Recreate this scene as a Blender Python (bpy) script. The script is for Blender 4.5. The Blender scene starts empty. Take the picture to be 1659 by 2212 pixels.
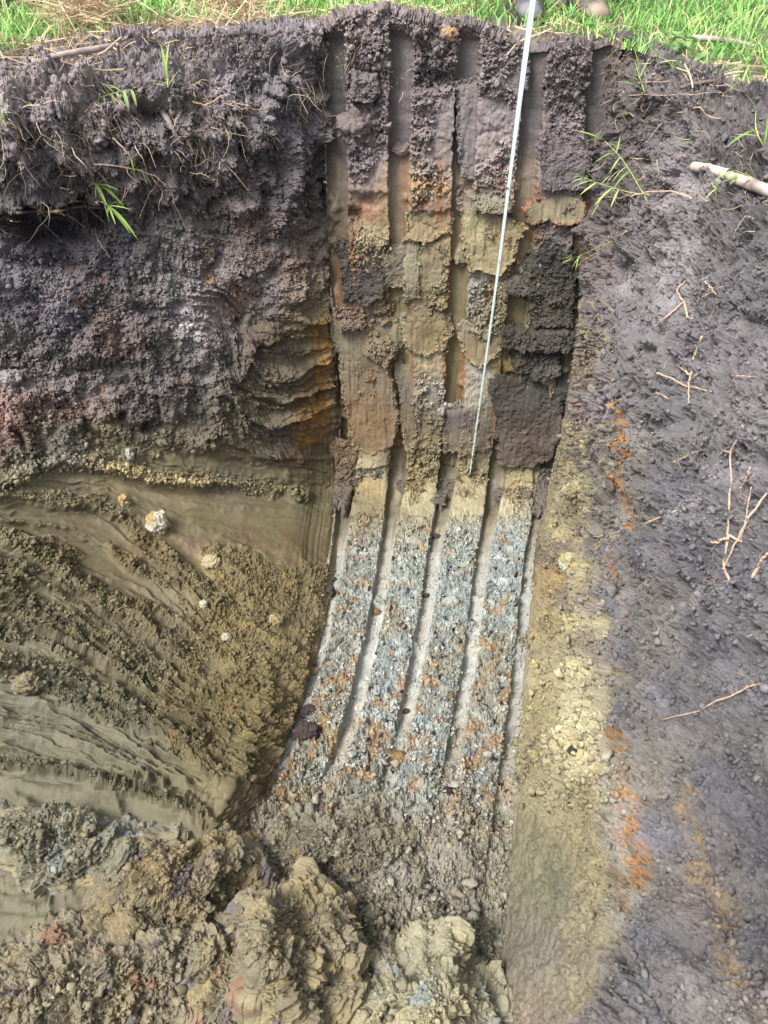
import bpy, math, time
import numpy as np
from mathutils import Vector
T0 = time.time()
S = bpy.context.scene
COL = S.collection
rng = np.random.default_rng(7)
f32 = np.float32

# ------------------------------------------------------------------ camera, world, sun, exposure
CAM = np.array([0.0, 0.0, 0.70])
FPX, W0, H0 = 1662.0, 1659.0, 2212.0         # focal length in photo pixels, photo size
cd = bpy.data.cameras.new("camera"); cam = bpy.data.objects.new("camera", cd); COL.objects.link(cam)
cam.location = CAM; cam.rotation_euler = (math.radians(45), 0, 0)
cd.sensor_fit = 'VERTICAL'; cd.sensor_height = 36.0; cd.lens = 36.0 * FPX / H0
cd.clip_start = 0.02; cd.clip_end = 400
cd.dof.use_dof = True; cd.dof.focus_distance = 2.95; cd.dof.aperture_fstop = 6.5
S.camera = cam
SUN_EL, SUN_AZ = math.radians(58), math.radians(-122)     # azimuth from +y, clockwise: behind and to the left
wd = bpy.data.worlds.new("World"); S.world = wd; wd.use_nodes = True
nt = wd.node_tree; bg = nt.nodes["Background"]
sky = nt.nodes.new("ShaderNodeTexSky"); sky.sky_type = 'NISHITA'; sky.sun_disc = False
sky.sun_elevation = SUN_EL; sky.sun_rotation = SUN_AZ; sky.dust_density = 4.0; sky.air_density = 1.2; sky.ozone_density = 1.0
hs = nt.nodes.new("ShaderNodeHueSaturation"); hs.inputs["Saturation"].default_value = 0.26
nt.links.new(sky.outputs[0], hs.inputs["Color"]); nt.links.new(hs.outputs[0], bg.inputs[0]); bg.inputs[1].default_value = 0.135
sd = bpy.data.lights.new("sun", 'SUN'); sun = bpy.data.objects.new("sun", sd); COL.objects.link(sun)
sd.energy = 1.9; sd.angle = math.radians(18); sd.color = (1.0, 0.96, 0.9)
sdir = Vector((math.sin(SUN_AZ) * math.cos(SUN_EL), math.cos(SUN_AZ) * math.cos(SUN_EL), math.sin(SUN_EL)))
sun.rotation_euler = sdir.to_track_quat('Z', 'Y').to_euler(); sun.location = sdir * 30
S.view_settings.view_transform = 'Standard'; S.view_settings.look = 'None'
S.view_settings.gamma = 1.0; S.view_settings.use_curve_mapping = False
S.view_settings.exposure = 1.45
S.cycles.max_bounces = 6; S.cycles.diffuse_bounces = 4

# ------------------------------------------------------------------ geometry of the view: photo pixel <-> place
R2 = math.sqrt(0.5)
def unproj(px, py, d):
    """world point at photo pixel (px,py) and depth d along the optical axis"""
    px = np.asarray(px, float); py = np.asarray(py, float); d = np.asarray(d, float)
    xc = (px - W0 / 2) / FPX * d; yc = (py - H0 / 2) / FPX * d
    return np.stack([CAM[0] + xc, CAM[1] + R2 * (d - yc), CAM[2] - R2 * (d + yc)], -1)
def proj(P):
    P = np.asarray(P, float); q = P - CAM
    zc = R2 * (q[..., 1] - q[..., 2]); yc = -R2 * (q[..., 1] + q[..., 2])
    zc = np.maximum(zc, 1e-3)
    return W0 / 2 + FPX * q[..., 0] / zc, H0 / 2 + FPX * yc / zc, zc
def on_level(px, py, z=0.0):
    y_ = (np.asarray(py, float) - H0 / 2) / FPX
    return unproj(px, py, (CAM[2] - z) / (R2 * (1 + y_)))

# ------------------------------------------------------------------ noise
_p = np.random.default_rng(3).permutation(256).astype(np.int32); PERM = np.concatenate([_p, _p])
_g = np.random.default_rng(4).normal(size=(256, 3)); GRAD = (_g / np.linalg.norm(_g, axis=1)[:, None]).astype(f32)
JIT = np.random.default_rng(5).random((256, 3)).astype(f32); RND = np.random.default_rng(6).random(256).astype(f32)
def _h(ix, iy, iz): return PERM[PERM[PERM[ix & 255] + (iy & 255)] + (iz & 255)]
def perlin(P, seed=0):
    P = np.asarray(P, f32) + f32(seed * 17.31)
    i = np.floor(P).astype(np.int32); f = P - i
    u = f * f * f * (f * (f * 6 - 15) + 10)
    out = np.zeros(P.shape[0], f32)
    for dx in (0, 1):
        wx = u[:, 0] if dx else 1 - u[:, 0]
        for dy in (0, 1):
            wy = u[:, 1] if dy else 1 - u[:, 1]
            for dz in (0, 1):
                wz = u[:, 2] if dz else 1 - u[:, 2]
                g = GRAD[_h(i[:, 0] + dx, i[:, 1] + dy, i[:, 2] + dz)]
                out += wx * wy * wz * (g[:, 0] * (f[:, 0] - dx) + g[:, 1] * (f[:, 1] - dy) + g[:, 2] * (f[:, 2] - dz))
    return out * 1.6
def fbm(P, o=3, seed=0, gain=0.5, lac=2.1):
    P = np.asarray(P, f32); a = 1.0; s = np.zeros(P.shape[0], f32); n = 0
    for k in range(o):
        s += a * perlin(P, seed + k); n += a; a *= gain; P = P * lac
    return s / n
def worley(P, seed=0, facet=False):
    P = np.asarray(P, f32) + f32(seed * 9.17)
    i = np.floor(P).astype(np.int32); f = P - i
    b = np.full(P.shape[0], 9, f32); bid = np.zeros(P.shape[0], np.int32); fv = np.zeros(P.shape[0], f32)
    for dx in (-1, 0, 1):
        for dy in (-1, 0, 1):
            for dz in (-1, 0, 1):
                h = _h(i[:, 0] + dx, i[:, 1] + dy, i[:, 2] + dz); j = JIT[h]
                d = (j[:, 0] + dx - f[:, 0]) ** 2 + (j[:, 1] + dy - f[:, 1]) ** 2 + (j[:, 2] + dz - f[:, 2]) ** 2
                m = d < b; b = np.where(m, d, b); bid = np.where(m, h, bid)
                if facet:
                    g = GRAD[h]; v = (f[:, 0] - j[:, 0] - dx) * g[:, 0] + (f[:, 1] - j[:, 1] - dy) * g[:, 1] + (f[:, 2] - j[:, 2] - dz) * g[:, 2]
                    fv = np.where(m, v, fv)
    if facet: return b, RND[bid], fv + RND[(bid + 91) & 255] - .5      # tilted broken face of each clod
    return b, RND[bid]                       # squared F1, random id
def crumb(P, size, seed=0):
    d2, r = worley(np.asarray(P, f32) / size, seed)
    return np.sqrt(np.clip(1 - d2 / 0.55, 0, 1)) * (0.25 + 0.75 * r), r
def sstep(a, b, x):
    t = np.clip((x - a) / (b - a), 0, 1); return t * t * (3 - 2 * t)
def lin(c):
    c = np.asarray(c, float) / 255.0
    return np.where(c <= 0.04045, c / 12.92, ((c + 0.055) / 1.055) ** 2.4)
def smooth1(a, n, axis):
    k = np.hanning(2 * n + 3)[1:-1]; k /= k.sum()
    pad = [(0, 0)] * a.ndim; pad[axis] = (n, n)
    b = np.pad(a, pad, mode='edge')
    return np.apply_along_axis(lambda v: np.convolve(v, k, 'valid'), axis, b)
def polydist(px, py, pts, closed=False):
    """distance to a polyline and parameter along it, signed side (+ below/right of travel)"""
    pts = np.asarray(pts, float)
    if closed: pts = np.vstack([pts, pts[:1]])
    best = np.full(px.shape, 1e9); par = np.zeros(px.shape); side = np.zeros(px.shape)
    for k in range(len(pts) - 1):
        a, b = pts[k], pts[k + 1]; ab = b - a; L = max(ab @ ab, 1e-9)
        t = np.clip(((px - a[0]) * ab[0] + (py - a[1]) * ab[1]) / L, 0, 1)
        dx = px - a[0] - t * ab[0]; dy = py - a[1] - t * ab[1]; d = dx * dx + dy * dy
        m = d < best; best = np.where(m, d, best); par = np.where(m, k + t, par)
        side = np.where(m, np.sign(ab[0] * dy - ab[1] * dx), side)
    return np.sqrt(best), par, side
def inpoly(px, py, pts):
    """signed distance, positive inside"""
    d, _, _ = polydist(px, py, pts, True)
    ins = np.zeros(px.shape, bool); n = len(pts)
    for k in range(n):
        x1, y1 = pts[k]; x2, y2 = pts[(k + 1) % n]
        c = ((y1 > py) != (y2 > py)) & (px < (x2 - x1) * (py - y1) / ((y2 - y1) if y2 != y1 else 1e-9) + x1)
        ins ^= c
    return np.where(ins, d, -d)
def idw(px, py, A, power=3.2):
    """blend of soil colours noted down place by place: A = [(px, py, (r,g,b)), ...]"""
    ap = np.array([[a[0], a[1]] for a in A], f32); ac = lin([a[2] for a in A]).astype(f32)
    out = np.zeros((px.size, 3), f32)
    for s in range(0, px.size, 60000):
        x = px[s:s + 60000, None].astype(f32); y = py[s:s + 60000, None].astype(f32)
        d = np.sqrt((x - ap[None, :, 0]) ** 2 + (y - ap[None, :, 1]) ** 2) + 6
        w = d ** (-power); out[s:s + 60000] = (w @ ac) / w.sum(1, keepdims=True)
    return out
def cr(pts, n):
    """Catmull-Rom through pts"""
    p = np.asarray(pts, float); p = np.vstack([2 * p[0] - p[1], p, 2 * p[-1] - p[-2]])
    m = len(p) - 3; t = np.linspace(0, m - 1e-6, n); k = t.astype(int); u = (t - k)[:, None]
    a, b, c, d = p[k], p[k + 1], p[k + 2], p[k + 3]
    return 0.5 * (2 * b + (c - a) * u + (2 * a - 5 * b + 4 * c - d) * u * u + (3 * b - a - 3 * c + d) * u ** 3)

# ------------------------------------------------------------------ materials
def mat_new(name):
    m = bpy.data.materials.new(name); m.use_nodes = True
    return m, m.node_tree, m.node_tree.nodes["Principled BSDF"]
def soil_material():
    m, t, b = mat_new("soil")
    at = t.nodes.new("ShaderNodeAttribute"); at.attribute_name = "Col"
    gl = t.nodes.new("ShaderNodeAttribute"); gl.attribute_name = "gloss"
    tc = t.nodes.new("ShaderNodeTexCoord")
    n1 = t.nodes.new("ShaderNodeTexNoise"); n1.inputs["Scale"].default_value = 260; n1.inputs["Detail"].default_value = 4; n1.inputs["Roughness"].default_value = 0.65
    t.links.new(tc.outputs["Object"], n1.inputs["Vector"])
    mr = t.nodes.new("ShaderNodeMapRange"); mr.inputs["From Min"].default_value = 0.25; mr.inputs["From Max"].default_value = 0.75
    mr.inputs["To Min"].default_value = 0.72; mr.inputs["To Max"].default_value = 1.26
    t.links.new(n1.outputs["Fac"], mr.inputs["Value"])
    mx = t.nodes.new("ShaderNodeVectorMath"); mx.operation = 'SCALE'
    t.links.new(at.outputs["Color"], mx.inputs[0]); t.links.new(mr.outputs[0], mx.inputs["Scale"])
    t.links.new(mx.outputs[0], b.inputs["Base Color"])
    rr = t.nodes.new("ShaderNodeMapRange"); rr.inputs["To Min"].default_value = 0.95; rr.inputs["To Max"].default_value = 0.34
    t.links.new(gl.outputs["Fac"], rr.inputs["Value"]); t.links.new(rr.outputs[0], b.inputs["Roughness"])
    b.inputs["Specular IOR Level"].default_value = 0.35
    bp = t.nodes.new("ShaderNodeBump"); bp.inputs["Strength"].default_value = 0.6; bp.inputs["Distance"].default_value = 0.004
    t.links.new(n1.outputs["Fac"], bp.inputs["Height"]); t.links.new(bp.outputs[0], b.inputs["Normal"])
    return m
SOIL = soil_material()
def leaf_material(name, trans=0.25):
    m, t, b = mat_new(name)
    at = t.nodes.new("ShaderNodeAttribute"); at.attribute_name = "Col"
    t.links.new(at.outputs["Color"], b.inputs["Base Color"]); b.inputs["Roughness"].default_value = 0.55
    tr = t.nodes.new("ShaderNodeBsdfTranslucent"); t.links.new(at.outputs["Color"], tr.inputs[0])
    mx = t.nodes.new("ShaderNodeMixShader"); mx.inputs[0].default_value = trans
    out = t.nodes["Material Output"]
    t.links.new(b.outputs[0], mx.inputs[1]); t.links.new(tr.outputs[0], mx.inputs[2]); t.links.new(mx.outputs[0], out.inputs[0])
    return m
LEAF = leaf_material("leaf")
def simple(name, rgb, rough=0.7, scale=80, amp=0.25, bump=0.2, metal=0.0):
    m, t, b = mat_new(name); tc = t.nodes.new("ShaderNodeTexCoord")
    n1 = t.nodes.new("ShaderNodeTexNoise"); n1.inputs["Scale"].default_value = scale; n1.inputs["Detail"].default_value = 5
    t.links.new(tc.outputs["Object"], n1.inputs["Vector"])
    r = t.nodes.new("ShaderNodeValToRGB"); c = lin(rgb)
    r.color_ramp.elements[0].position = 0.3; r.color_ramp.elements[1].position = 0.7
    r.color_ramp.elements[0].color = (*(c * (1 - amp)), 1); r.color_ramp.elements[1].color = (*np.minimum(c * (1 + amp), 1), 1)
    t.links.new(n1.outputs["Fac"], r.inputs[0]); t.links.new(r.outputs[0], b.inputs["Base Color"])
    b.inputs["Roughness"].default_value = rough; b.inputs["Metallic"].default_value = metal
    if bump:
        bp = t.nodes.new("ShaderNodeBump"); bp.inputs["Strength"].default_value = bump; bp.inputs["Distance"].default_value = 0.003
        t.links.new(n1.outputs["Fac"], bp.inputs["Height"]); t.links.new(bp.outputs[0], b.inputs["Normal"])
    return m
ROOT = simple("root_bark", (164, 142, 122), 0.85, 150, 0.3, 0.4)
ROOTDARK = simple("dark_root_bark", (96, 82, 76), 0.9, 150, 0.3, 0.4)
DRY = leaf_material("dry_straw", 0.1)

# ------------------------------------------------------------------ mesh helpers
def link(o, parent=None, **kw):
    COL.objects.link(o)
    if parent: o.parent = parent
    for k, v in kw.items(): o[k] = v
    return o
def mesh(name, V, F, mat, col=None, gloss=None, smooth=True, parent=None, **kw):
    """V (n,3); F (m,3) or (m,4)"""
    V = np.ascontiguousarray(V, f32); F = np.ascontiguousarray(F, np.int32); k = F.shape[1]
    me = bpy.data.meshes.new(name)
    me.vertices.add(len(V)); me.vertices.foreach_set("co", V.ravel())
    me.loops.add(F.size); me.loops.foreach_set("vertex_index", F.ravel())
    me.polygons.add(len(F)); me.polygons.foreach_set("loop_start", np.arange(0, F.size, k, dtype=np.int32))
    if isinstance(smooth, np.ndarray): me.polygons.foreach_set("use_smooth", smooth[F].mean(1) > .5)
    elif smooth: me.polygons.foreach_set("use_smooth", np.ones(len(F), bool))
    me.update(calc_edges=True)
    if col is not None:
        a = me.color_attributes.new("Col", 'FLOAT_COLOR', 'POINT')
        c = np.ones((len(V), 4), f32); c[:, :3] = np.clip(col, 0.004, 0.95); a.data.foreach_set("color", c.ravel())
    if gloss is not None:
        a = me.attributes.new("gloss", 'FLOAT', 'POINT'); a.data.foreach_set("value", np.ascontiguousarray(gloss, f32))
    me.materials.append(mat)
    return link(bpy.data.objects.new(name, me), parent, **kw)
def empty(name, loc, **kw):
    o = bpy.data.objects.new(name, None); o.location = loc; o.empty_display_size = 0.1
    return link(o, None, **kw)
def gridfaces(nr, nc, flip=False):
    i = np.arange(nr * nc).reshape(nr, nc)
    a, b, c, d = i[:-1, :-1].ravel(), i[:-1, 1:].ravel(), i[1:, 1:].ravel(), i[1:, :-1].ravel()
    return np.stack([a, d, c, b] if not flip else [a, b, c, d], 1)
def grid_normals(P):
    du = np.gradient(P, axis=1); dv = np.gradient(P, axis=0)
    n = np.cross(dv, du); n /= np.linalg.norm(n, axis=2, keepdims=True) + 1e-12
    s = np.sign(np.einsum('ijk,ijk->ij', n, CAM - P)); s[s == 0] = 1
    return n * np.sign(np.median(s))
def tube(pts, rad, sides=6, cap=True):
    pts = np.asarray(pts, float); n = len(pts); rad = np.broadcast_to(np.asarray(rad, float), (n,))
    t = np.gradient(pts, axis=0); t /= np.linalg.norm(t, axis=1, keepdims=True) + 1e-12
    ref = np.array([0.31, 0.22, 0.92]); a = np.cross(t, ref); a /= np.linalg.norm(a, axis=1, keepdims=True) + 1e-12
    b = np.cross(t, a); th = np.linspace(0, 2 * math.pi, sides, endpoint=False)
    V = pts[:, None] + rad[:, None, None] * (np.cos(th)[None, :, None] * a[:, None] + np.sin(th)[None, :, None] * b[:, None])
    V = V.reshape(-1, 3); F = []
    for i in range(n - 1):
        for j in range(sides):
            F.append((i * sides + j, i * sides + (j + 1) % sides, (i + 1) * sides + (j + 1) % sides, (i + 1) * sides + j))
    if cap:
        V = np.vstack([V, pts[:1], pts[-1:]]); c0, c1 = len(V) - 2, len(V) - 1; e = (n - 1) * sides
        for j in range(sides):
            F.append((c0, (j + 1) % sides, j, j)); F.append((c1, e + j, e + (j + 1) % sides, e + (j + 1) % sides))
    return V, F
def pymesh(name, V, F, mat, smooth=True, parent=None, col=None, **kw):
    F = [tuple(dict.fromkeys(f)) for f in F]
    me = bpy.data.meshes.new(name); me.from_pydata([tuple(v) for v in V], [], F)
    if smooth: me.polygons.foreach_set("use_smooth", np.ones(len(F), bool))
    me.materials.append(mat); me.update()
    if col is not None:
        a = me.color_attributes.new("Col", 'FLOAT_COLOR', 'POINT'); c = np.ones((len(V), 4), f32); c[:, :3] = col
        a.data.foreach_set("color", c.ravel())
    return link(bpy.data.objects.new(name, me), parent, **kw)
def merge(parts):
    V, F, n = [], [], 0
    for v, f in parts:
        V.append(np.asarray(v, float)); F += [tuple(i + n for i in q) for q in f]; n += len(v)
    return np.vstack(V), F
_t = (1 + 5 ** 0.5) / 2
ICO_V = np.array([(-1, _t, 0), (1, _t, 0), (-1, -_t, 0), (1, -_t, 0), (0, -1, _t), (0, 1, _t), (0, -1, -_t), (0, 1, -_t), (_t, 0, -1), (_t, 0, 1), (-_t, 0, -1), (-_t, 0, 1)], float)
ICO_V /= np.linalg.norm(ICO_V[0])
ICO_F = np.array([(0, 11, 5), (0, 5, 1), (0, 1, 7), (0, 7, 10), (0, 10, 11), (1, 5, 9), (5, 11, 4), (11, 10, 2), (10, 7, 6), (7, 1, 8), (3, 9, 4), (3, 4, 2), (3, 2, 6), (3, 6, 8), (3, 8, 9), (4, 9, 5), (2, 4, 11), (6, 2, 10), (8, 6, 7), (9, 8, 1)])
def ico(sub):
    V, F = [tuple(v) for v in ICO_V], [tuple(f) for f in ICO_F]
    for _ in range(sub):
        mid = {}; G = []
        def m(a, b):
            k = (min(a, b), max(a, b))
            if k not in mid:
                v = np.array(V[a]) + np.array(V[b]); v /= np.linalg.norm(v); mid[k] = len(V); V.append(tuple(v))
            return mid[k]
        for a, b, c in F:
            x, y, z = m(a, b), m(b, c), m(c, a); G += [(a, x, z), (b, y, x), (c, z, y), (x, y, z)]
        F = G
    return np.array(V), np.array(F)

# ------------------------------------------------------------------ base shape of the pit
LEDGE = ([-400, 80, 300, 600, 900, 1050, 1200, 1350, 1500, 1640, 1900, 2212, 2600], [700, 700, 706, 716, 737, 735, 714, 686, 645, 592, 470, 300, 120])
REDGE = ([-400, 80, 300, 600, 900, 1050, 1200, 1350, 1500, 1640, 1900, 2212, 2600], [1325, 1325, 1300, 1265, 1222, 1190, 1160, 1146, 1131, 1114, 1085, 1050, 1010])
def ledge(py): return np.interp(py, *LEDGE)
def redge(py): return np.interp(py, *REDGE)
_tt = np.linspace(-0.25, 1.742, 500); _ss = np.linspace(0, 3.1, 700)[1:]
_yc = np.concatenate([-1.576 + .836 * _tt, -.12 + .627 * _ss]); _zc = np.concatenate([2.55 + .549 * _tt, 3.51 - .782 * _ss])
_yc = smooth1(_yc, 55, 0); _zc = smooth1(_zc, 55, 0)
_pyf = H0 / 2 + FPX * _yc / _zc
def dfar(py): return np.interp(py, _pyf, _zc)
def dground(py, h=0.0): return (CAM[2] - h) / (R2 * np.maximum(1 + (py - H0 / 2) / FPX, 0.12))
FLIP = ([-900, 600, 700, 760, 830, 900, 960, 1020, 1100, 1200, 1300, 1400, 2400], [60, 60, 58, 30, 16, 40, 52, 52, 86, 100, 86, 80, 80])

def surface(px, py, d, nsm=2):
    for ax in (0, 1): d = smooth1(d, nsm, ax)
    P = unproj(px, py, d)
    return P, d
def tabled(px, py, cols, tab):
    """cols: list of functions py->px (increasing); tab: list of functions py->depth"""
    X = np.stack([c(py) for c in cols]); D = np.stack([t(py) for t in tab])
    out = D[0].copy()
    for k in range(len(cols) - 1):
        t = (px - X[k]) / np.where(np.abs(X[k + 1] - X[k]) < 1e-6, 1e-6, X[k + 1] - X[k])
        m = (t >= 0) if k else np.ones(px.shape, bool)
        out = np.where(m, D[k] + (D[k + 1] - D[k]) * np.clip(t, 0, 1), out)
    return out
def tb(a, b): return lambda py: np.interp(py, a, b)

# far wall + floor
NR, NC = 1020, 380
def far_depth(px, py):
    lip = np.interp(px, *FLIP); dl = dfar(lip)
    hl = CAM[2] - R2 * dl * (1 + (lip - H0 / 2) / FPX)
    return np.where(py < lip, dground(py, hl), dfar(py))
pyr = np.concatenate([np.linspace(-12, 1120, 470, endpoint=False), np.linspace(1120, 1700, 300, endpoint=False), np.linspace(1700, 2500, 250)])
uc = np.linspace(-0.008, 1.03, NC)
PYF = np.repeat(pyr[:, None], NC, 1); PXF = ledge(PYF) + uc[None] * (redge(PYF) - ledge(PYF)); UF = np.repeat(uc[None], NR, 0)
PF, DF = surface(PXF, PYF, far_depth(PXF, PYF), 2)
# left bank
LPY = [100, 170, 240, 330, 480, 650, 850, 1000, 1050, 1200, 1350, 1500, 1700, 2000, 2350]
LT12 = tb(LPY, [2.51, 2.52, 2.60, 2.69, 2.82, 2.97, 3.17, 3.33, 3.36, 3.03, 2.73, 2.46, 2.18, 1.91, 1.66])
LT50 = tb(LPY, [2.50, 2.42, 2.44, 2.52, 2.68, 2.78, 2.92, 3.00, 3.00, 2.88, 2.70, 2.50, 2.22, 1.93, 1.66])
LT100 = tb(LPY, [2.49, 2.31, 2.26, 2.30, 2.53, 2.62, 2.60, 2.56, 2.56, 2.50, 2.43, 2.34, 2.20, 1.95, 1.69])
LLIP = ([-2500, -100, 0, 60, 130, 200, 350, 500, 600, 700, 760], [105, 128, 130, 128, 105, 88, 76, 62, 60, 58, 50])
def left_depth(px, py):
    d = tabled(px, py, [lambda p: 0 * p - 2500, lambda p: 0 * p - 60, lambda p: ledge(p) * .5, lambda p: ledge(p) * .88, lambda p: ledge(p) + 14],
               [lambda p: LT100(p) * 1.05, LT100, LT50, LT12, lambda p: dfar(p) + 0.07 - .05 * sstep(1100, 1300, p)])
    lip = np.interp(px, *LLIP)
    return np.where(py < lip, dground(py, 0.0), np.minimum(d, np.where(py < lip + 45, dground(lip) + (py - lip) / 45 * .12, 9)))
NRL, NCL = 900, 400
pyl = np.concatenate([np.linspace(20, 1700, 800, endpoint=False), np.linspace(1700, 2500, 100)])
fl = np.concatenate([np.linspace(0, 1.03, 372, endpoint=False), 1.03 + np.linspace(0, 1, 28) ** 2 * 2.0])
PYL = np.repeat(pyl[:, None], NCL, 1); PXL = (ledge(PYL) + 14) * (1 - fl[None])
PL, DL = surface(PXL, PYL, left_depth(PXL, PYL), 5)
# right bank
BPY = [80, 200, 300, 450, 600, 900, 1200, 1378, 1600, 1800, 2068, 2350]
RB = tb(BPY, [2.58, 2.50, 2.54, 2.54, 2.50, 2.38, 2.10, 1.95, 1.76, 1.58, 1.38, 1.20])
R15 = tb([100, 200, 300, 450, 600, 900, 1200, 1500, 1800, 2200, 2350], [2.5, 2.24, 2.2, 2.12, 2.05, 1.90, 1.73, 1.56, 1.38, 1.18, 1.1])
R17 = tb([200, 250, 300, 400, 600, 900, 1200, 1500, 1800, 2212, 2350], [2.18, 2.05, 1.97, 1.87, 1.76, 1.61, 1.50, 1.38, 1.25, 1.10, 1.05])
R23 = tb([300, 600, 1200, 2300], [1.85, 1.5, 1.25, 0.92])
RLIP = ([1200, 1330, 1385, 1500, 1600, 1700, 2300, 4000], [78, 80, 105, 165, 205, 235, 380, 700])
def bcol(py): return np.maximum(redge(py) + 62, 1310.0)
def right_depth(px, py):
    d = tabled(px, py, [lambda p: redge(p) - 10, bcol, lambda p: 0 * p + 1500, lambda p: 0 * p + 1700, lambda p: 0 * p + 2300],
               [lambda p: dfar(p) + .06, RB, R15, R17, R23])
    lip = np.interp(px, *RLIP)
    return np.where(py < lip, dground(py, 0.0), np.minimum(d, np.where(py < lip + 40, dground(lip) + (py - lip) / 40 * .1, 9)))
NRR, NCR = 760, 450
pyq = np.linspace(30, 2480, NRR); fr = np.concatenate([np.linspace(0, .40, 235, endpoint=False), np.linspace(.40, 1.04, 185, endpoint=False), 1.04 + np.linspace(0, 1, 30) ** 1.5 * 1.6])
PYR = np.repeat(pyq[:, None], NCR, 1); PXR = redge(PYR) - 10 + fr[None] * (W0 - redge(PYR) + 10)
PR, DR = surface(PXR, PYR, right_depth(PXR, PYR), 6)

class Surf: pass
def pick(px, py, which):
    """a real point (and outward normal) of a built surface seen at photo pixel px,py"""
    s = SURF[which]; px = np.atleast_1d(np.asarray(px, float)); py = np.atleast_1d(np.asarray(py, float))
    out, nn = [], []
    for x, y in zip(px, py):
        i = np.argmin((s.px - x) ** 2 + (s.py - y) ** 2); out.append(s.P[i]); nn.append(s.N[i])
    return np.array(out), np.array(nn)
SURF = {}
def reg(name, P, N, col, rough):
    s = Surf(); s.P = P.reshape(-1, 3); s.N = N.reshape(-1, 3); s.px, s.py, s.d = proj(s.P); s.col = col; s.rough = rough; SURF[name] = s

def granular(P, k=1.0, seed=0):
    """broken, angular aggregates: creased billows in a warped space, small cells and open pores"""
    P = np.asarray(P, f32)
    w = P + .009 * np.stack([perlin(P * 38, 281 + seed), perlin(P * 38, 282 + seed), perlin(P * 38, 283 + seed)], 1) + .0035 * np.stack([perlin(P * 120, 284), perlin(P * 120, 285), perlin(P * 120, 286)], 1)
    d1_, r1, f1 = worley(w / (.036 * k), 1 + seed, True); d2_, r2, f2 = worley(w / (.016 * k), 2 + seed, True); c1 = np.sqrt(np.clip(1 - d1_ / .55, 0, 1)) * r1; c3, r3 = crumb(w, .0065 * k, 3 + seed)
    b1 = np.abs(perlin(w * (17 / k), 291 + seed)); b2 = np.abs(perlin(w * (41 / k), 293 + seed)); b3 = np.abs(perlin(w * (95 / k), 295 + seed))
    patch = sstep(-.25, .35, perlin(P * (13 / k), 297 + seed))
    pore = sstep(.28, .62, perlin(w * (46 / k), 299 + seed)) + .8 * sstep(.3, .6, perlin(w * (100 / k), 301 + seed))
    h = k * (.020 * b1 + .012 * b2 + .007 * b3 + patch * (.004 * c1 + .012 * f1) + (.45 + .55 * patch) * .0065 * f2 + .0040 * c3 - .014 * pore)
    g = np.random.default_rng(77 + seed).random(len(P)); return h + .0042 * k * (g - .5), .6 * r2 + .4 * g, r3, c1
def soil_height(P, w=1.0):
    h, r2, r3, c1 = granular(P); return h + .018 * fbm(P * 7, 3, 11), r2, r3, c1
def soil_height_old(P, w=1.0):
    """loose crumbly soil: lumps on lumps"""
    c1, r1 = crumb(P, .042, 1); c2, r2 = crumb(P, .019, 2); c3, r3 = crumb(P, .0095, 3)
    h = .020 * fbm(P * 7, 3, 11) + .013 * c1 + .0085 * c2 + .0045 * c3 + .003 * perlin(P * 120, 9)
    return h, r2, r3, c1
def warped(px, py, P, a=26, b=10):
    return (px + a * perlin(P * 6, 21) + b * perlin(P * 22, 23) + 4 * perlin(P * 70, 27),
            py + a * perlin(P * 6, 22) + b * perlin(P * 22, 24) + 4 * perlin(P * 70, 28))

# ------------------------------------------------------------------ far wall and floor
ALB = 0.62
def tone(c, s=.80):
    """take back some of the saturation that light bouncing between the clay walls adds again"""
    l = (c * np.array([.3, .55, .15])).sum(1, keepdims=True); c = l + (c - l) * s
    k = sstep(.22, .09, l); return c * (1 + .38 * k) * (1 + k * np.array([.045, .0, -.085]))
def soil_height_old(P, w=1.0):
    """loose crumbly soil: lumps on lumps"""
    c1, r1 = crumb(P, .042, 1); c2, r2 = crumb(P, .019, 2); c3, r3 = crumb(P, .0095, 3)
    h = .020 * fbm(P * 7, 3, 11) + .013 * c1 + .0085 * c2 + .0045 * c3 + .003 * perlin(P * 120, 9)
    return h, r2, r3, c1
def warped(px, py, P, a=26, b=10):
    return (px + a * perlin(P * 6, 21) + b * perlin(P * 22, 23) + 4 * perlin(P * 70, 27),
            py + a * perlin(P * 6, 22) + b * perlin(P * 22, 24) + 4 * perlin(P * 70, 28))

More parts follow.
